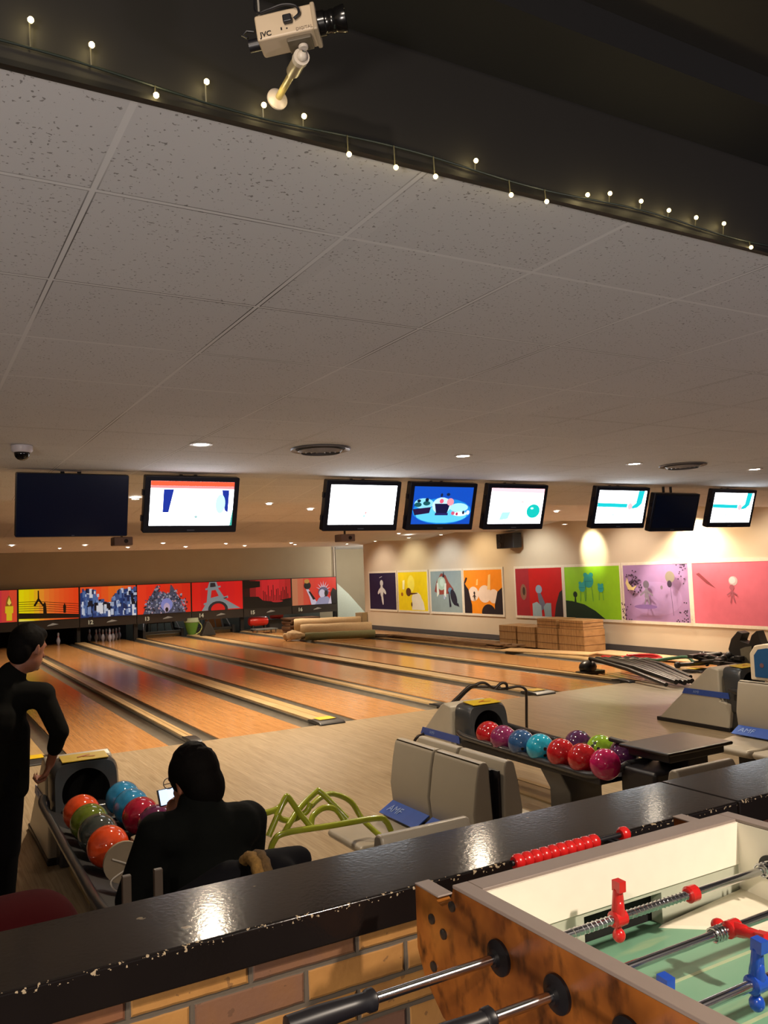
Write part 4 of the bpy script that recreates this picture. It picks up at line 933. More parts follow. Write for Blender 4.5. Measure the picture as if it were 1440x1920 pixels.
# ------------------------------------------------------------------ moulded seats
SEAT = M('9c9485', .35, var=.03, scale=5); BLUE = M('2f52a8', .35)
def seat(loc, rz, lab):
    """faces local -X; back front at x=0; width .43 along y"""
    t = thing('moulded_seat', lab, 'seat', loc, rz, 'cream moulded seats'); h = .215
    prof = [(.0, .40), (-.03, .46), (-.045, .60), (-.02, .76), (.0, .845), (.02, .86), (.055, .86), (.07, .83), (.09, .45), (.09, .38)]
    b = B(); b.prism(prof, -h, h, SEAT, 'xz'); b.build('backrest', t, bevel=.022, seg=3); b = B(); b.box((.085, -h+.02, .1), (.102, h-.02, .81), BLK); b.build('back_gap_fill', t)  # black board added behind the back to darken the gap between seats
    b = B(); sp = [(.05, .30), (.05, .43), (-.06, .425), (-.30, .40), (-.46, .405), (-.50, .385), (-.46, .34), (-.2, .30)]
    b.prism(sp, -h, h, SEAT, 'xz'); b.build('seat_pan', t, bevel=.035, seg=3)
    b = B(); b.obox((-.08, 0, .464), (.12, .41, .006), (0, -.5, 0), BLUE); o = b.build('label_strip', t); o['label'] = 'blue lettered strip'
    text('lettering', 'AMF', .075, Vector((-.087, .09, .4665)), (0, -1, 0), (.878, 0, .479), M('8ca4d8', .4), o).rotation_euler = (0, 0, 0)
    b = B(); b.box((-.2, -.1, .04), (.05, .1, .31), BLKM); b.box((-.3, -.16, 0), (.1, .16, .04), BLKM); b.build('pedestal', t, bevel=.01)
    return t
s0 = seat((2.63, 4.32, 0), 0, 'cream moulded seat with blue lettered strip, far one of the central pair')
dup(s0, (2.63, 3.875, 0), 0, 'cream moulded seat of the central pair, nearer the ledge')
dup(s0, (2.835, 4.28, 0), PI, 'cream moulded seat facing right, behind the far central seat')
dup(s0, (2.835, 3.83, 0), PI, 'cream moulded seat facing right, behind the near central seat')
dup(s0, (6.11, 4.50, 0), 0, 'cream moulded seat with blue lettered strip at the right edge')
dup(s0, (6.11, 4.05, 0), 0, 'cream moulded seat at the right edge, nearer the ledge')
for x0, lab in ((1.83, 'cream seat just behind the ledge left of the central pair, back to the viewer'), (3.51, 'cream seat just behind the ledge below the black table, back to the viewer')):
    dup(s0, (x0, 2.98, 0), -PI/2, lab)
t = thing('advert_board', 'blue board in a cream arched frame above the right-hand seats', 'board', (6.22, 4.2, .86))
b = B(); b.prism([(.45, 0), (.45, .22), (.40, .29), (.30, .31), (-.6, .31), (-.6, 0)], -.02, .06, M('cfc0a8', .4), 'yz'); b.build('frame', t, bevel=.012)
b = B(); b.prism([(.40, .03), (.40, .21), (.36, .26), (.28, .275), (-.55, .275), (-.55, .03)], -.028, -.018, M('1c4c7c', .4), 'yz'); o = b.build('panel', t)
b = B()
for k in range(7): b.add([(-.03, .26-.07*k, .10+.02*(k % 2)), (-.03, .22-.07*k, .10+.02*(k % 2)), (-.03, .22-.07*k, .17), (-.03, .26-.07*k, .17)], [(0, 1, 2, 3)], M('3a78a0', .5))
b.add([(-.03, p[0], p[1]) for p in ell(.33, .13, .02, .02, 10)], [tuple(range(10))], M('6a4a50', .5)); b.build('printed_marks', o)

# ------------------------------------------------------------------ people
SKIN = M('7a4a34', .55, var=.05); HAIR = M('0a0807', .7, bump=.5, scale=80, spec=.05); TEE = M('0e0e0c', .9, bump=.2, scale=60, spec=.1); JEAN = M('08080b', .9, spec=.1); COAT = M('090b0a', .9, bump=.3, scale=50, spec=.1)
def hand(b, wrist, direction, palmn, m, s=1.0, curl=.5, side=1):
    d = Vector(direction).normalized(); n = Vector(palmn); n = (n-d*n.dot(d)).normalized(); w = d.cross(n)*side
    W_ = Vector(wrist); 
    for q in (-.5, 0, .5): b.cap(W_+w*.02*q*2*.8, W_+d*.075*s+w*.03*q*2*.9, .016*s, .013*s, m, 10)
    for k, (off, L) in enumerate(((-.034, .066), (-.011, .076), (.012, .072), (.034, .056))):
        p = W_+d*.08*s+w*off*s; a = curl*.9; dd = (d*math.cos(a)+n*math.sin(a)); q = p+dd*L*.5*s; a2 = curl*2.1; d2 = (d*math.cos(a2)+n*math.sin(a2)); e = q+d2*L*.32*s; a3 = curl*3.0; d3 = (d*math.cos(a3)+n*math.sin(a3))
        b.cap(p, q, .0095*s, .009*s, m, 8); b.cap(q, e, .009*s, .008*s, m, 8); b.cap(e, e+d3*L*.25*s, .008*s, .007*s, m, 8)
    p = W_+d*.02*s-w*.03*s; q = p+(d*.7-w*.6+n*.3).normalized()*.04*s; b.cap(p, q, .013*s, .011*s, m, 8); b.cap(q, q+(d*.8+n*.6).normalized()*.03*s, .0105*s, .009*s, m, 8)
def head(b, c, f, m, s=1.0):
    """c centre, f facing dir"""
    f = Vector(f).normalized(); up = (Vector((0, 0, 1))-f*f.z).normalized(); sd = f.cross(up)
    R = Matrix((sd, f, up)).transposed(); e = R.to_euler(); c = Vector(c)
    b.sph(c+up*.025, .1*s, m, (.76, .93, 1.0), 24, e); b.sph(c+f*.025-up*.045, .075*s, m, (.80, .95, 1.05), 20, e)
    b.cap(c+f*.07-up*.085, c+f*.078-up*.09, .022, .02, m)                          # chin
    b.cap(c+f*.093+up*.012, c+f*.112-up*.022, .009, .014, m, 8)                     # nose
    b.cap(c+f*.085+up*.035-sd*.035, c+f*.085+up*.035+sd*.035, .012, .012, m, 8)     # brow
    b.cap(c+f*.09-up*.052-sd*.018, c+f*.09-up*.052+sd*.018, .008, .008, m, 8)       # lips
    for q in (-1, 1): b.cap(c+sd*.076*q+up*.018-f*.004, c+sd*.078*q-up*.025-f*.0, .013, .009, m, 8)
    return f, up, sd, e
def lumps(b, c, f, up, sd, m, n=90, rr=.013):
    g = random.Random(6)
    for k in range(n):
        a = g.uniform(0, 2*PI); e_ = g.uniform(.0, 1.25)
        d = up*math.cos(e_)+(f*math.cos(a)*.9+sd*math.sin(a)*.8)*math.sin(e_)
        if d.dot(f) > .75: continue
        b.sph(c+up*.04-f*.015+Vector((d.x, d.y, d.z))*.098, rr, m, n=6)
# standing man
t = thing('person', 'person standing at the left edge with back turned, black top and black trousers, looking right', 'person', (.42, 5.0, 0))
b = B(); HC = (.588, 5.02, 1.535)
f, up, sd, e = head(b, HC, (.80, .56, -.22), SKIN)
b.cap((.48, 5.03, 1.36), (.56, 5.02, 1.47), .062, .056, SKIN)
b.cap((.43, 5.03, 1.18), (.47, 5.03, 1.32), .13, .07, SKIN); b.cap((.36, 5.03, .92), (.43, 5.03, 1.18), .12, .13, SKIN)
SR, ER, WR = Vector((.655, 4.98, 1.285)), Vector((.735, 4.93, 1.08)), Vector((.697, 5.02, .895))
SL, EL, WL = Vector((.26, 5.08, 1.31)), Vector((.16, 5.1, 1.10)), Vector((.2, 5.25, .9))
for a_, b_, c_ in ((SR, ER, WR), (SL, EL, WL)): b.cap((.46, 5.03, 1.29), a_, .05, .045, SKIN); b.cap(a_, b_, .045, .036, SKIN); b.cap(b_, c_, .036, .025, SKIN)
hand(b, WR, (-.35, .25, -.9), (-.9, .1, .2), SKIN, 1.0, .95); hand(b, WL, (.1, .4, -.9), (.9, .1, .2), SKIN, 1.0, .4, -1)
HR, KR, AR = Vector((.49, 5.02, .88)), Vector((.485, 5.06, .46)), Vector((.45, 5.02, .09)); HL, KL, AL = Vector((.29, 5.05, .88)), Vector((.25, 5.1, .47)), Vector((.2, 5.0, .09))
for a_, b_, c_ in ((HR, KR, AR), (HL, KL, AL)): b.cap((.38, 5.03, .93), a_, .1, .08, SKIN); b.cap(a_, b_, .07, .045, SKIN); b.cap(b_, c_, .045, .034, SKIN); b.cap(c_-Vector((0, 0, .04)), c_+Vector((.08, .14, -.06)), .034, .026, SKIN)
b.build('body', t, remesh=.007, local=False)
b = B(); c = Vector(HC); 
b.sph(c+up*.045-f*.018, .106, HAIR, (.80, .95, .93), 24, e); b.sph(c-f*.055-up*.005, .085, HAIR, (.88, .7, 1.0), 20, e); b.sph(c+up*.088+f*.03, .07, HAIR, (.95, 1, .7), 16, e)
lumps(b, c, f, up, sd, HAIR); b.build('hair', t, remesh=.006, local=False)
b = B()
b.cap((.43, 5.03, 1.16), (.46, 5.03, 1.31), .155, .105, TEE); b.cap((.38, 5.03, .86), (.43, 5.03, 1.16), .145, .155, TEE); b.cap((.46, 5.03, 1.34), (.51, 5.03, 1.405), .10, .075, TEE); b.cap((.52, 5.02, .80), (.50, 5.02, 1.1), .075, .1, TEE)
for a_, b_, c_ in ((SR, ER, WR), (SL, EL, WL)):
    b.cap((.46, 5.03, 1.29), a_, .10, .072, TEE); b.cap(a_, b_, .068, .054, TEE); b.cap(b_, b_+(c_-b_)*.5, .054, .043, TEE)
b.build('top', t, remesh=.01, local=False)
b = B(); b.cap((.44, 5.03, .86), (.33, 5.03, .86), .125, .125, JEAN)
for a_, b_, c_ in ((HR, KR, AR), (HL, KL, AL)): b.cap(a_, b_, .095, .066, JEAN); b.cap(b_, c_, .064, .055, JEAN)
b.build('trousers', t, remesh=.01, local=False)
b = B()
for c_ in (AR, AL): b.cap(c_+Vector((0, -.02, -.04)), c_+Vector((.09, .16, -.055)), .045, .035, M('18181a', .5))
b.build('shoes', t, remesh=.008, local=False)

# seated person, seen from behind
t = thing('person', 'person seated behind the ledge, back to viewer, black hair and jacket, holding a phone', 'person', (.95, 3.1, 0))
b = B(); HC = (.938, 3.12, 1.135); f, up, sd, e = head(b, HC, (-.42, .86, -.28), SKIN)
b.cap((.96, 3.08, 1.0), (.945, 3.10, 1.07), .06, .055, SKIN); b.cap((.96, 3.08, .80), (.96, 3.08, .98), .14, .11, SKIN); b.cap((.97, 3.1, .52), (.96, 3.08, .8), .13, .14, SKIN)
SR, ER, WR = Vector((1.13, 3.10, .955)), Vector((1.165, 3.22, .74)), Vector((.98, 3.42, .86)); SL, EL, WL = Vector((.79, 3.08, .975)), Vector((.72, 3.15, .75)), Vector((.95, 3.40, .90))
for a_, b_, c_ in ((SR, ER, WR), (SL, EL, WL)): b.cap((.96, 3.08, .95), a_, .06, .05, SKIN); b.cap(a_, b_, .045, .036, SKIN); b.cap(b_, c_, .036, .026, SKIN)
hand(b, WL, (-.1, .45, .85), (.5, -.7, .3), SKIN, .95, .6, -1); hand(b, WR, (-.6, .35, .6), (-.4, .2, .8), SKIN, .95, .7)
for sx, kx in ((-.1, -.2), (.1, .2)):
    b.cap((.96+sx, 3.12, .52), (.95+kx, 3.55, .50), .085, .06, SKIN); b.cap((.95+kx, 3.55, .50), (.95+kx, 3.52, .1), .05, .035, SKIN); b.cap((.95+kx, 3.5, .05), (.95+kx, 3.66, .04), .035, .028, SKIN)
b.build('body', t, remesh=.007, local=False)
b = B(); c = Vector(HC); b.sph(c+up*.040-f*.012, .107, HAIR, (.84, .97, .93), 24, e); b.sph(c-f*.05-up*.02, .09, HAIR, (.93, .75, 1.0), 20, e); b.cap(c-f*.06-up*.07, c-f*.05-up*.1, .05, .04, HAIR)
lumps(b, c, f, up, sd, HAIR, 120, .015)
b.build('hair', t, remesh=.006, local=False)
b = B(); b.cap((.96, 3.06, .80), (.96, 3.06, .95), .175, .135, COAT); b.cap((.97, 3.08, .50), (.96, 3.06, .80), .18, .18, COAT); b.cap((.95, 3.07, 1.0), (.945, 3.08, 1.06), .092, .084, COAT); b.cap((.84, 3.06, .98), (1.08, 3.06, .965), .088, .09, COAT)
for a_, b_, c_ in ((SR, ER, WR), (SL, EL, WL)): b.cap(a_, b_, .088, .072, COAT); b.cap(b_, b_+(c_-b_)*.9, .068, .045, COAT)
b.build('jacket', t, remesh=.011, local=False)
b = B()
for sx, kx in ((-.1, -.2), (.1, .2)): b.cap((.96+sx, 3.12, .53), (.95+kx, 3.55, .50), .1, .075, JEAN); b.cap((.95+kx, 3.55, .50), (.95+kx, 3.52, .1), .068, .055, JEAN)
b.build('trousers', t, remesh=.011, local=False)
b = B()
for kx in (-.2, .2): b.cap((.95+kx, 3.5, .055), (.95+kx, 3.68, .045), .045, .038, M('18181a', .5))
b.build('shoes', t, remesh=.01, local=False)
b = B(); gp = c+f*.1+up*.022
for q in (-1, 1): b.tube([gp+sd*q*.033+sd*.026*math.cos(k*PI/6)+up*.02*math.sin(k*PI/6) for k in range(12)], .0018, M('b8bcc4', .2, .8), 6, True); b.tube([gp+sd*q*.06, c+sd*q*.082+up*.022], .0018, M('b8bcc4', .2, .8), 6)
b.build('glasses', t, smooth=True, local=False)
t = thing('mobile_phone', 'mobile phone with lit screen held up by the seated person', 'phone', (.965, 3.50, 1.005))
b = B(); b.X = Matrix.Rotation(.25, 4, 'Z') @ Matrix.Rotation(-.35, 4, 'X'); b.box((-.07, 0, -.034), (.07, .009, .034), BLKG); b.build('phone_body', t, bevel=.004)
b = B(); b.X = Matrix.Rotation(.25, 4, 'Z') @ Matrix.Rotation(-.35, 4, 'X'); b.box((-.064, -.001, -.030), (.064, 0, .030), M('c8dcff', .3, emit=1.5)); b.build('screen_display', t)
# stool chair of the seated person
t = thing('swivel_chair', 'dark chair with grey back bars under the seated person', 'chair', (.93, 3.06, 0))
b = B(); b.box((-.34, -.29, .40), (.24, .24, .44), BLKM); b.build('seat', t, bevel=.02)
for x in (-.32, -.22): b = B(); b.box((x-.014, -.29, .38), (x+.014, -.27, .965), M('4a4038', .5)); b.build('back_bar', t, bevel=.003)
b = B(); b.tube([(0, 0, .05), (0, 0, .41)], .03, BLKM); b.build('stem', t)
for k in range(5): a = k*2*PI/5; b = B(); b.tube([(0, 0, .06), (.26*math.cos(a), .26*math.sin(a), .03)], .016, BLKM); b.build('leg', t)
# coat over a neighbouring seat back
t = thing('fur_trimmed_coat', 'black padded coat with brown trimmed hood lying right behind the ledge', 'coat', (1.0, 2.74, .42))
CK = M('0b0b10', .9, spec=.15)
b = B(); b.cap((.70, 2.74, .80), (.93, 2.72, .90), .07, .065, CK); b.cap((1.03, 2.74, .905), (1.22, 2.82, .88), .07, .05, CK); b.cap((.8, 2.72, .5), (.85, 2.72, .82), .09, .08, CK); b.cap((1.1, 2.74, .5), (1.1, 2.74, .86), .1, .08, CK); b.cap((.85, 2.72, .7), (1.12, 2.74, .7), .1, .1, CK); b.build('padded_body', t, remesh=.012, local=False)
for off, m_ in ((0, M('80602e', .95, var=.3, scale=90, bump=1)), (.028, M('5a4426', .95, var=.3, scale=90, bump=1))):
    b = B(); b.tube([(.985+off+.006*math.cos(3*k), 2.66+.072*math.cos(k*PI/12), .905+.072*math.sin(k*PI/12)) for k in range(24)], .020, m_, 10, True)
    b.build('hood_trim', t, smooth=True, local=False)['label'] = 'brown trim'
b = B(); b.cap((-.3, 0, .18), (.30, .05, .20), .2, .16, M('3c0e11', .95, spec=.1)); b.cap((-.8, -.1, .16), (-.3, 0, .18), .2, .2, M('3c0e11', .95, spec=.1)); b.box((-.9, -.2, -.45), (.4, .22, .2), M('3c0e11', .95, spec=.1)); o = b.build('red_sofa', remesh=.03); o.location = (.1, 3.25, .45)
tag(o, 'dark red upholstered seat at the bottom left behind the ledge', 'sofa')

# ------------------------------------------------------------------ table football
TX0, TX1, TZ = .897, 1.682, 1.30; TY1, TY0 = 1.345, -.02
RIM = M('8a7c74', .4, var=.03); WHT = M('efe9da', .4, var=.02); RED = M('c82020', .25, coat=.3); BLU = M('1848b4', .25, coat=.3)
t = thing('football_table', 'table football game with burl wood side, steel rods and red and blue players', 'table football', (1.29, .7, .3))
def side(x0, x1):
    b = B(); pts = [(TY0-.14, 1.02), (1.30, 1.02), (1.40, 1.04), (1.46, 1.09), (1.485, 1.14), (1.485, 1.262), (1.415, 1.262)]
    pts += [(1.415-.035*math.sin(a*PI/12)-.0, 1.262-.012*math.sin(a*PI/6)+.0) for a in range(1, 4)] + [(1.365, 1.262), (1.352, 1.285), (1.348, TZ-.004), (TY0-.14, TZ-.004)]
    b.prism(pts, x0, x1, MAT_BURL, 'yz'); return b
side(TX0, TX0+.03).build('side_panel', t, local=False); side(TX1-.03, TX1).build('side_panel', t, local=False)
b = B(); b.box((TX0-.001, TY0-.14, TZ-.004), (TX0+.034, TY1+.004, TZ+.003), RIM); b.box((TX1-.034, TY0-.14, TZ-.004), (TX1+.001, TY1+.004, TZ+.003), RIM); b.box((TX0+.034, TY1-.045, TZ-.004), (TX1-.034, TY1+.004, TZ+.003), RIM)
b.box((TX0-.001, 1.40, 1.262), (TX0+.034, 1.487, 1.266), RIM); b.box((TX1-.034, 1.40, 1.262), (TX1+.001, 1.487, 1.266), RIM); b.build('rim', t, bevel=.002, local=False)
b = B(); G = 1.128
b.box((TX0+.03, TY1-.05, 1.205), (TX1-.03, TY1-.02, TZ-.003), WHT)
b.box((TX0+.03, TY1-.045, G-.02), (1.175, TY1-.015, 1.205), M('b0b4a4', .4)); b.box((1.395, TY1-.045, G-.02), (TX1-.03, TY1-.015, 1.205), M('b0b4a4', .4)); b.box((1.175, TY1-.045, 1.195), (1.395, TY1-.015, 1.205), M('b0b4a4', .4))
b.build('end_wall', t, local=False)['label'] = 'white end wall with goal opening'
b = B(); b.box((1.15, TY1-.012, G-.02), (1.42, TY1-.005, 1.205), M('0c0b0a', .8)); b.build('goal_pocket', t, local=False)
for x0, x1 in ((TX0+.03, TX0+.036), (TX1-.036, TX1-.03)):
    b = B(); b.box((x0, TY0-.1, G-.02), (x1, TY1-.02, TZ-.004), WHT); b.build('inner_wall', t, local=False)
b = B(); b.box((TX0+.03, TY0-.1, G-.02), (TX1-.03, TY1-.015, G), MAT_FIELD)
LN = M('a8b894', .4); 
for y in (1.12, .96): b.box((1.02, y-.004, G), (1.56, y+.004, G+.0006), LN)
b.lathe([(.088, 0), (.094, 0)], (1.29, .68, G+.0008), LN, 32, cap=False); b.build('playing_field', t, local=False)
for s, x in ((1, TX1-.036), (-1, TX0+.036)):
    b = B(); b.add([(x, TY1-.05, G+.022), (x-s*.26, TY1-.05, G+.004), (x, TY1-.27, G+.004), (x, TY1-.05, G), (x-s*.27, TY1-.05, G), (x, TY1-.28, G)], [(0, 1, 2), (0, 3, 4, 1), (0, 2, 5, 3), (1, 4, 5, 2)], M('e4dcc8', .4)); b.build('corner_wedge', t, local=False)['label'] = 'white corner wedge'
b = B(); b.box((TX0+.05, TY0-.08, .96), (TX1-.05, 1.34, 1.105), BLKM); b.build('cabinet', t, bevel=.01, local=False)
b = B(); b.box((TX0+.03, 1.34, 1.03), (TX1-.03, 1.36, TZ-.03), M('7a3c20', .4)); b.build('end_panel', t, local=False)
for x in (1.0, 1.58):
    for y in (.02, 1.25): b = B(); b.prism([(x-.05, .3), (x+.05, .3), (x+.06, .98), (x-.06, .98)], y-.05, y+.05, BLKM, 'xz'); b.build('leg', t, bevel=.008, local=False)
for y, z in ((1.352, 1.262), (1.425, 1.215), (1.385, 1.20), (1.425, 1.125)):
    b = B(); b.lathe([(.010, 0), (.0095, -.004), (.0005, -.006)], (TX0, y, z), M('4a4642', .3, .7), 14, 'x'); b.build('bolt', t, smooth=True, local=False)
def figure(x, y, z, ang, m):
    """foot points along +z rotated by ang about the rod"""
    b = B(); b.X = Matrix.Translation((x, y, z)) @ Matrix.Rotation(ang, 4, 'X')
    b.lathe([(.010, -.017), (.0155, -.013), (.0155, .013), (.010, .017)], (0, 0, 0), m, 16, 'x')
    b.cap((0, 0, 0), (0, 0, .024), .016, .012, m); b.cap((-.005, 0, .02), (-.003, 0, .052), .0095, .0075, m); b.cap((.005, 0, .02), (.003, 0, .052), .0095, .0075, m)
    b.obox((0, -.003, .062), (.017, .020, .020), (.0, 0, 0), m); b.cap((-.011, 0, -.004), (.011, 0, -.004), .011, .011, m); b.cap((0, 0, -.012), (0, 0, -.02), .007, .006, m); b.sph((0, -.001, -.032), .0125, m, (1, 1, 1.1), 14)
    return b
RZ = 1.222; gy = [1.21, 1.06, .91, .76, .61, .46, .31, .16]
rods = [(1.21, RED, [(1.18, .05)], .545, 0), (1.06, RED, [(1.315, 1.45), (1.52, 1.45)], .62, 0), (.91, BLU, [(.965, .1), (1.178, .1), (1.40, .1)], .50, 0), (.76, RED, [(1.0, 2.9), (1.14, 2.9), (1.28, 2.9), (1.42, 2.9), (1.56, 2.9)], .60, 1),
        (.61, BLU, [(1.0, 2.9), (1.14, 2.9), (1.28, 2.9), (1.42, 2.9), (1.56, 2.9)], .6, 1), (.46, RED, [(1.1, 3.0), (1.29, 3.0), (1.48, 3.0)], .6, 1), (.31, BLU, [(1.2, 3.1), (1.38, 3.1)], .6, 1), (.16, BLU, [(1.29, 3.1)], .6, 1)]
for i, (y, m, figs, xe, side_) in enumerate(rods):
    left = i in (0, 1, 3, 5)
    left = i in (0, 1, 2, 4)
    b = B(); b.tube([(xe if left else TX0-.06, y, RZ), (TX1+(.10 if left else .35), y, RZ)], .0082, CHROME, 16); rod = b.build('rod', t, smooth=True, local=False)
    b = B(); b.lathe([(.030, 0), (.030, -.006), (.016, -.012), (.013, -.018)], (TX0, y, RZ), BLK, 24, 'x'); b.build('bushing', rod, smooth=True, local=False); b = B(); b.lathe([(.026, 0), (.026, .006), (.014, .014)], (TX1-.05, y, RZ), BLK, 24, 'x'); b.build('bushing', rod, smooth=True, local=False)
    if left:
        b = B(); hx = xe; pr = [(.008, hx-.13), (.017, hx-.128), (.0185, hx-.10), (.0175, hx-.06), (.016, hx-.02), (.0155, hx+.0), (.019, hx+.004), (.019, hx+.014), (.012, hx+.02)] if i else [(.008, hx-.05), (.017, hx-.048), (.018, hx), (.0155, hx+.06), (.0145, hx+.085), (.018, hx+.09), (.018, hx+.10), (.011, hx+.105)]
        if i == 1: pr = [(r_, h_+.13) for r_, h_ in pr]
        b.lathe([(r_, h_) for r_, h_ in pr], (0, y, RZ), BLK, 10, 'x'); b.build('grip', rod, smooth=True, local=False)
    for x, a in figs: figure(x, y, RZ, a, m).build('player', rod, smooth=True, local=False)
    if i == 0:
        b = B(); b.lathe([(.012, -.014), (.0165, -.010), (.0165, .010), (.012, .014)], (1.385, y, RZ), RED, 18, 'x'); b.build('rod_stop', rod, smooth=True, local=False)['label'] = 'red rod stop'
        b = B()
        for k in range(60): pass
        b.tube([(1.06+k*.0016, y+.0086*math.cos(k*.9), RZ+.0086*math.sin(k*.9)) for k in range(194)], .0011, CHROME, 5); b.build('spring', rod, smooth=True, local=False)
        b = B(); b.tube([(1.60+k*.0012, y+.014*math.cos(k*.5), RZ+.014*math.sin(k*.5)) for k in range(38)], .0022, CHROME, 6); b.build('spring', rod, smooth=True, local=False)
    if i == 1: b = B(); b.tube([(1.26+k*.0007, y+.0125*math.cos(k*.6), RZ+.0125*math.sin(k*.6)) for k in range(45)], .0022, CHROME, 6); b.build('spring', rod, smooth=True, local=False)
# score beads
b = B(); b.tube([(1.10, 1.43, 1.278), (1.445, 1.43, 1.278)], .006, BLK, 10); b.box((1.37, 1.36, 1.262), (1.38, 1.436, 1.276), BLK); b.box((1.385, 1.36, 1.262), (1.395, 1.436, 1.276), BLK); sr = b.build('score_rod', t, smooth=True, local=False)
for k in range(11):
    x = 1.118+k*.0238 if k < 10 else 1.425
    b = B(); b.lathe([(.012, -.0115), (.0165, -.006), (.0165, .006), (.012, .0115)], (x, 1.43, 1.278), RED, 16, 'x'); b.build('score_bead', sr, smooth=True, local=False)

# ------------------------------------------------------------------ CCTV camera on the bulkhead
t = thing('security_camera', 'beige box security camera with black lens on a jointed arm fixed to the dark bulkhead', 'security camera', (.607, 1.40, 2.795))
CB = M('c8b498', .4, var=.03); yawc = math.radians(-36)
Rc = Matrix.Rotation(yawc, 4, 'Z') @ Matrix.Rotation(math.radians(-7), 4, 'Y')
CO = Vector((-.058, -.192, .002))
T = Matrix.Translation(CO) @ Rc @ Matrix.Scale(.82, 4)
b = B(); b.X = T; b.box((-.062, -.03, -.027), (.058, .03, .027), CB); body = b.build('housing', t, bevel=.004)
b = B(); b.X = T; b.box((.052, -.032, -.03), (.062, .032, .029), M('a89880', .4)); b.build('front_plate', body, bevel=.003)
b = B(); b.X = T; b.lathe([(.024, .058), (.024, .075), (.021, .078), (.021, .085), (.0225, .087), (.0225, .094), (.0215, .096), (.024, .10), (.026, .112), (.026, .118), (.02, .118), (.017, .105), (.0005, .104)], (0, 0, 0), M('0d0c0c', .2), 28, 'x'); b.build('lens', t, smooth=True)
b = B(); b.X = T; b.box((-.005, -.02, -.036), (.045, .02, -.027), M('5a5040', .5)); b.lathe([(.010, -.044), (.010, -.036)], (.024, 0, 0), M('c8bcae', .4), 16); b.build('mount_plate', t, bevel=.002)
J = T @ Vector((.024, 0, -.046)); J2 = Vector((-.0, -.13, -.02))
A0 = Vector((0, -.008, 0)); A1 = J+Vector((0.0, .008, -.006))
b = B(); b.tube([J, A1], .004, CHROME); b.sph(A1, .009, M('cfc4b4', .4), n=14); b.build('ball_joint', t, smooth=True)
dv = (A1-A0); b = B(); b.tube([A0, A0+dv*.6], .0065, M('a89860', .4), 16); b.tube([A0+dv*.58, A0+dv*.66, A0+dv*.93], [.007, .012, .012], M('9a8c70', .4), 18); b.tube([A0+dv*.92, A0+dv*.99], .0135, M('cfc4b4', .4), 18); b.build('arm', t, smooth=True)
b = B(); b.lathe([(.020, 0), (.020, -.004), (.012, -.011), (.0005, -.012)], (0, 0, 0), M('c0b4a8', .4), 26, 'y'); b.build('wall_disc', t, smooth=True)
b = B(); b.tube([T @ Vector(p) for p in smoothpath([(-.055, -.005, .30), (-.056, -.012, .10), (-.056, -.03, .034), (-.03, -.036, .028), (.0, -.038, .030), (.025, -.038, .022), (.030, -.038, .006), (.018, -.036, -.002)], 6)], .0022, BLK, 8)
b.tube([T @ Vector(p) for p in smoothpath([(-.05, .0, .30), (-.05, -.01, .1), (-.052, -.02, .032), (-.06, 0, .0)], 5)], .0018, M('a09a90', .4), 8); b.build('cable', t, smooth=True)
b = B(); b.X = T; b.box((-.004, -.042, -.008), (.014, -.031, .008), BLK); b.build('plug', t, bevel=.002)
b = B(); b.X = T; b.lathe([(.012, -.085), (.012, -.062)], (0, .005, -.01), BLK, 14, 'x'); b.tube([(-.085, .0, .005), (-.095, 0, .012), (-.085, 0, .02), (-.07, 0, .015)], .003, BLK, 8); b.build('rear_connector', t, smooth=True)
ux = (T.to_3x3() @ Vector((1, 0, 0))); uz = (T.to_3x3() @ Vector((0, 0, 1)))
text('lettering', 'JVC', .012, T @ Vector((-.043, -.0306, -.017)), ux, uz, M('141010', .5), body, .0002, .0003)
text('lettering', 'DIGITAL', .0075, T @ Vector((.035, -.0306, -.021)), ux, uz, M('7a6a5c', .5), body, .0002)
b = B(); b.X = T; b.box((-.012, -.0306, -.016), (-.009, -.0304, -.010), BLK); b.box((-.001, -.0306, -.016), (.002, -.0304, -.013), BLK); b.build('switch', body)

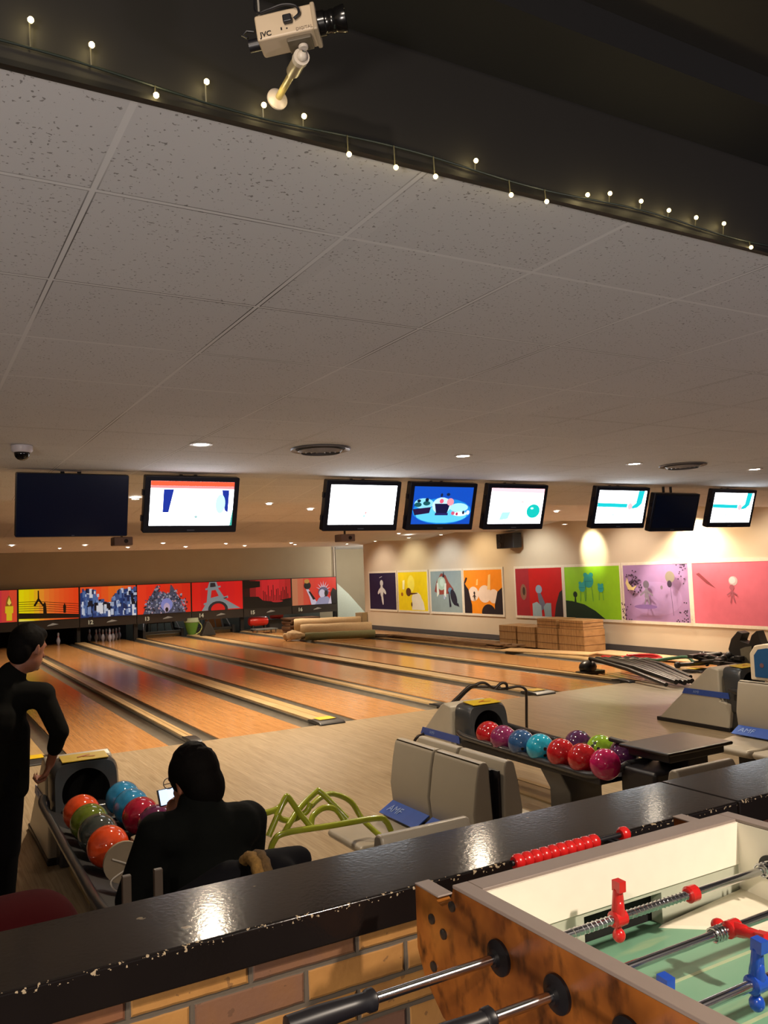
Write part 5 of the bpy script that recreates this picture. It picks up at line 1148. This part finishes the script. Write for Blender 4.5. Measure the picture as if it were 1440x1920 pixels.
# ------------------------------------------------------------------ fairy lights
FY = 1.395; sc_ = FY/1.165
bulbs = [(.145, 2.659), (.224, 2.647), (.389, 2.638), (.313, 2.597), (.48, 2.625), (.548, 2.624), (.627, 2.579), (.716, 2.576), (.796, 2.577), (.885, 2.625), (.962, 2.577), (1.047, 2.581), (1.153, 2.615), (1.214, 2.63), (1.301, 2.631), (1.382, 2.627), (1.466, 2.627), (1.556, 2.63), (1.644, 2.591)]
bp = [(x*sc_, 1.9+(z-1.9)*sc_) for x, z in bulbs]
t = thing('fairy_lights', 'string of small warm fairy lights along the lower edge of the dark bulkhead', 'string lights', (1.0, FY, 2.75))
b = B(); pts = [(x, FY-.002, 2.752+.006*math.sin(x*9)+.02*max(0, .6-x)) for x in [i*.05-.3 for i in range(60)]]; b.tube(smoothpath(pts, 2), .0022, M('15201a', .5), 6); b.build('wire', t, smooth=True, local=False)
for x, z in sorted(bp):
    z = z+.001; base = 2.752+.006*math.sin(x*9)+.02*max(0, .6-x); s_ = 1 if z > base else -1
    b = B(); b.tube([(x, FY-.004, base), (x-.002, FY-.008, z-s_*.005)], .0013, M('55523f', .4), 6); st = b.build('bulb_holder', t, local=False)
    b = B(); b.sph((x, FY-.009, z), .0052, M((1, .76, .30), .3, emit=9), n=10); b.build('bulb', st, smooth=True, local=False)
    lamp('bulb_lamp', 'POINT', Vector((x, FY-.035, z))-t.location, .07, (1, .78, .36), None, .008, parent=t)

# ------------------------------------------------------------------ room lamps on the spectator side
def pendant(x, y, z, power, tgt, color, ang=110, size=.06, lab='black ceiling spotlight on the spectator side'):
    t = thing('ceiling_spotlight', lab, 'spotlight', (x, y, z))
    d = (Vector(tgt)-Vector((x, y, z))).normalized(); q = d.to_track_quat('-Z', 'Y').to_matrix().to_4x4()
    b = B(); b.X = q; b.lathe([(.05, .12), (.055, 0), (.06, -.02), (.056, -.02), (.05, .02), (.0005, .02)], (0, 0, 0), BLK, 20); b.build('can', t, smooth=True)
    b = B(); b.tube([(0, 0, .05), (0, 0, 3.27-z)], .012, BLK); b.build('stem', t)
    lamp('spot_lamp', 'SPOT', (0, 0, 0), power, color, tgt, size, ang, .8, t).location = d*.03
pendant(-1.3, -.9, 3.05, P_ROOM*1.3, (.8, 1.5, 1.6), SOFT, lab='black ceiling spotlight behind the viewer on the left')
pendant(1.9, -.5, 2.95, P_ROOM*2.9, (1.25, 1.1, 1.2), SOFT, 62, lab='black ceiling spotlight behind the viewer on the right')

# light of the games hall behind the viewer
lamp('games_hall_lamp', 'POINT', (-2.0, -1.2, 1.1), 340, (1, .88, .78), None, .25)
lamp('games_hall_lamp', 'POINT', (4.0, -2.5, 1.1), 170, (.95, .82, .9), None, .25)
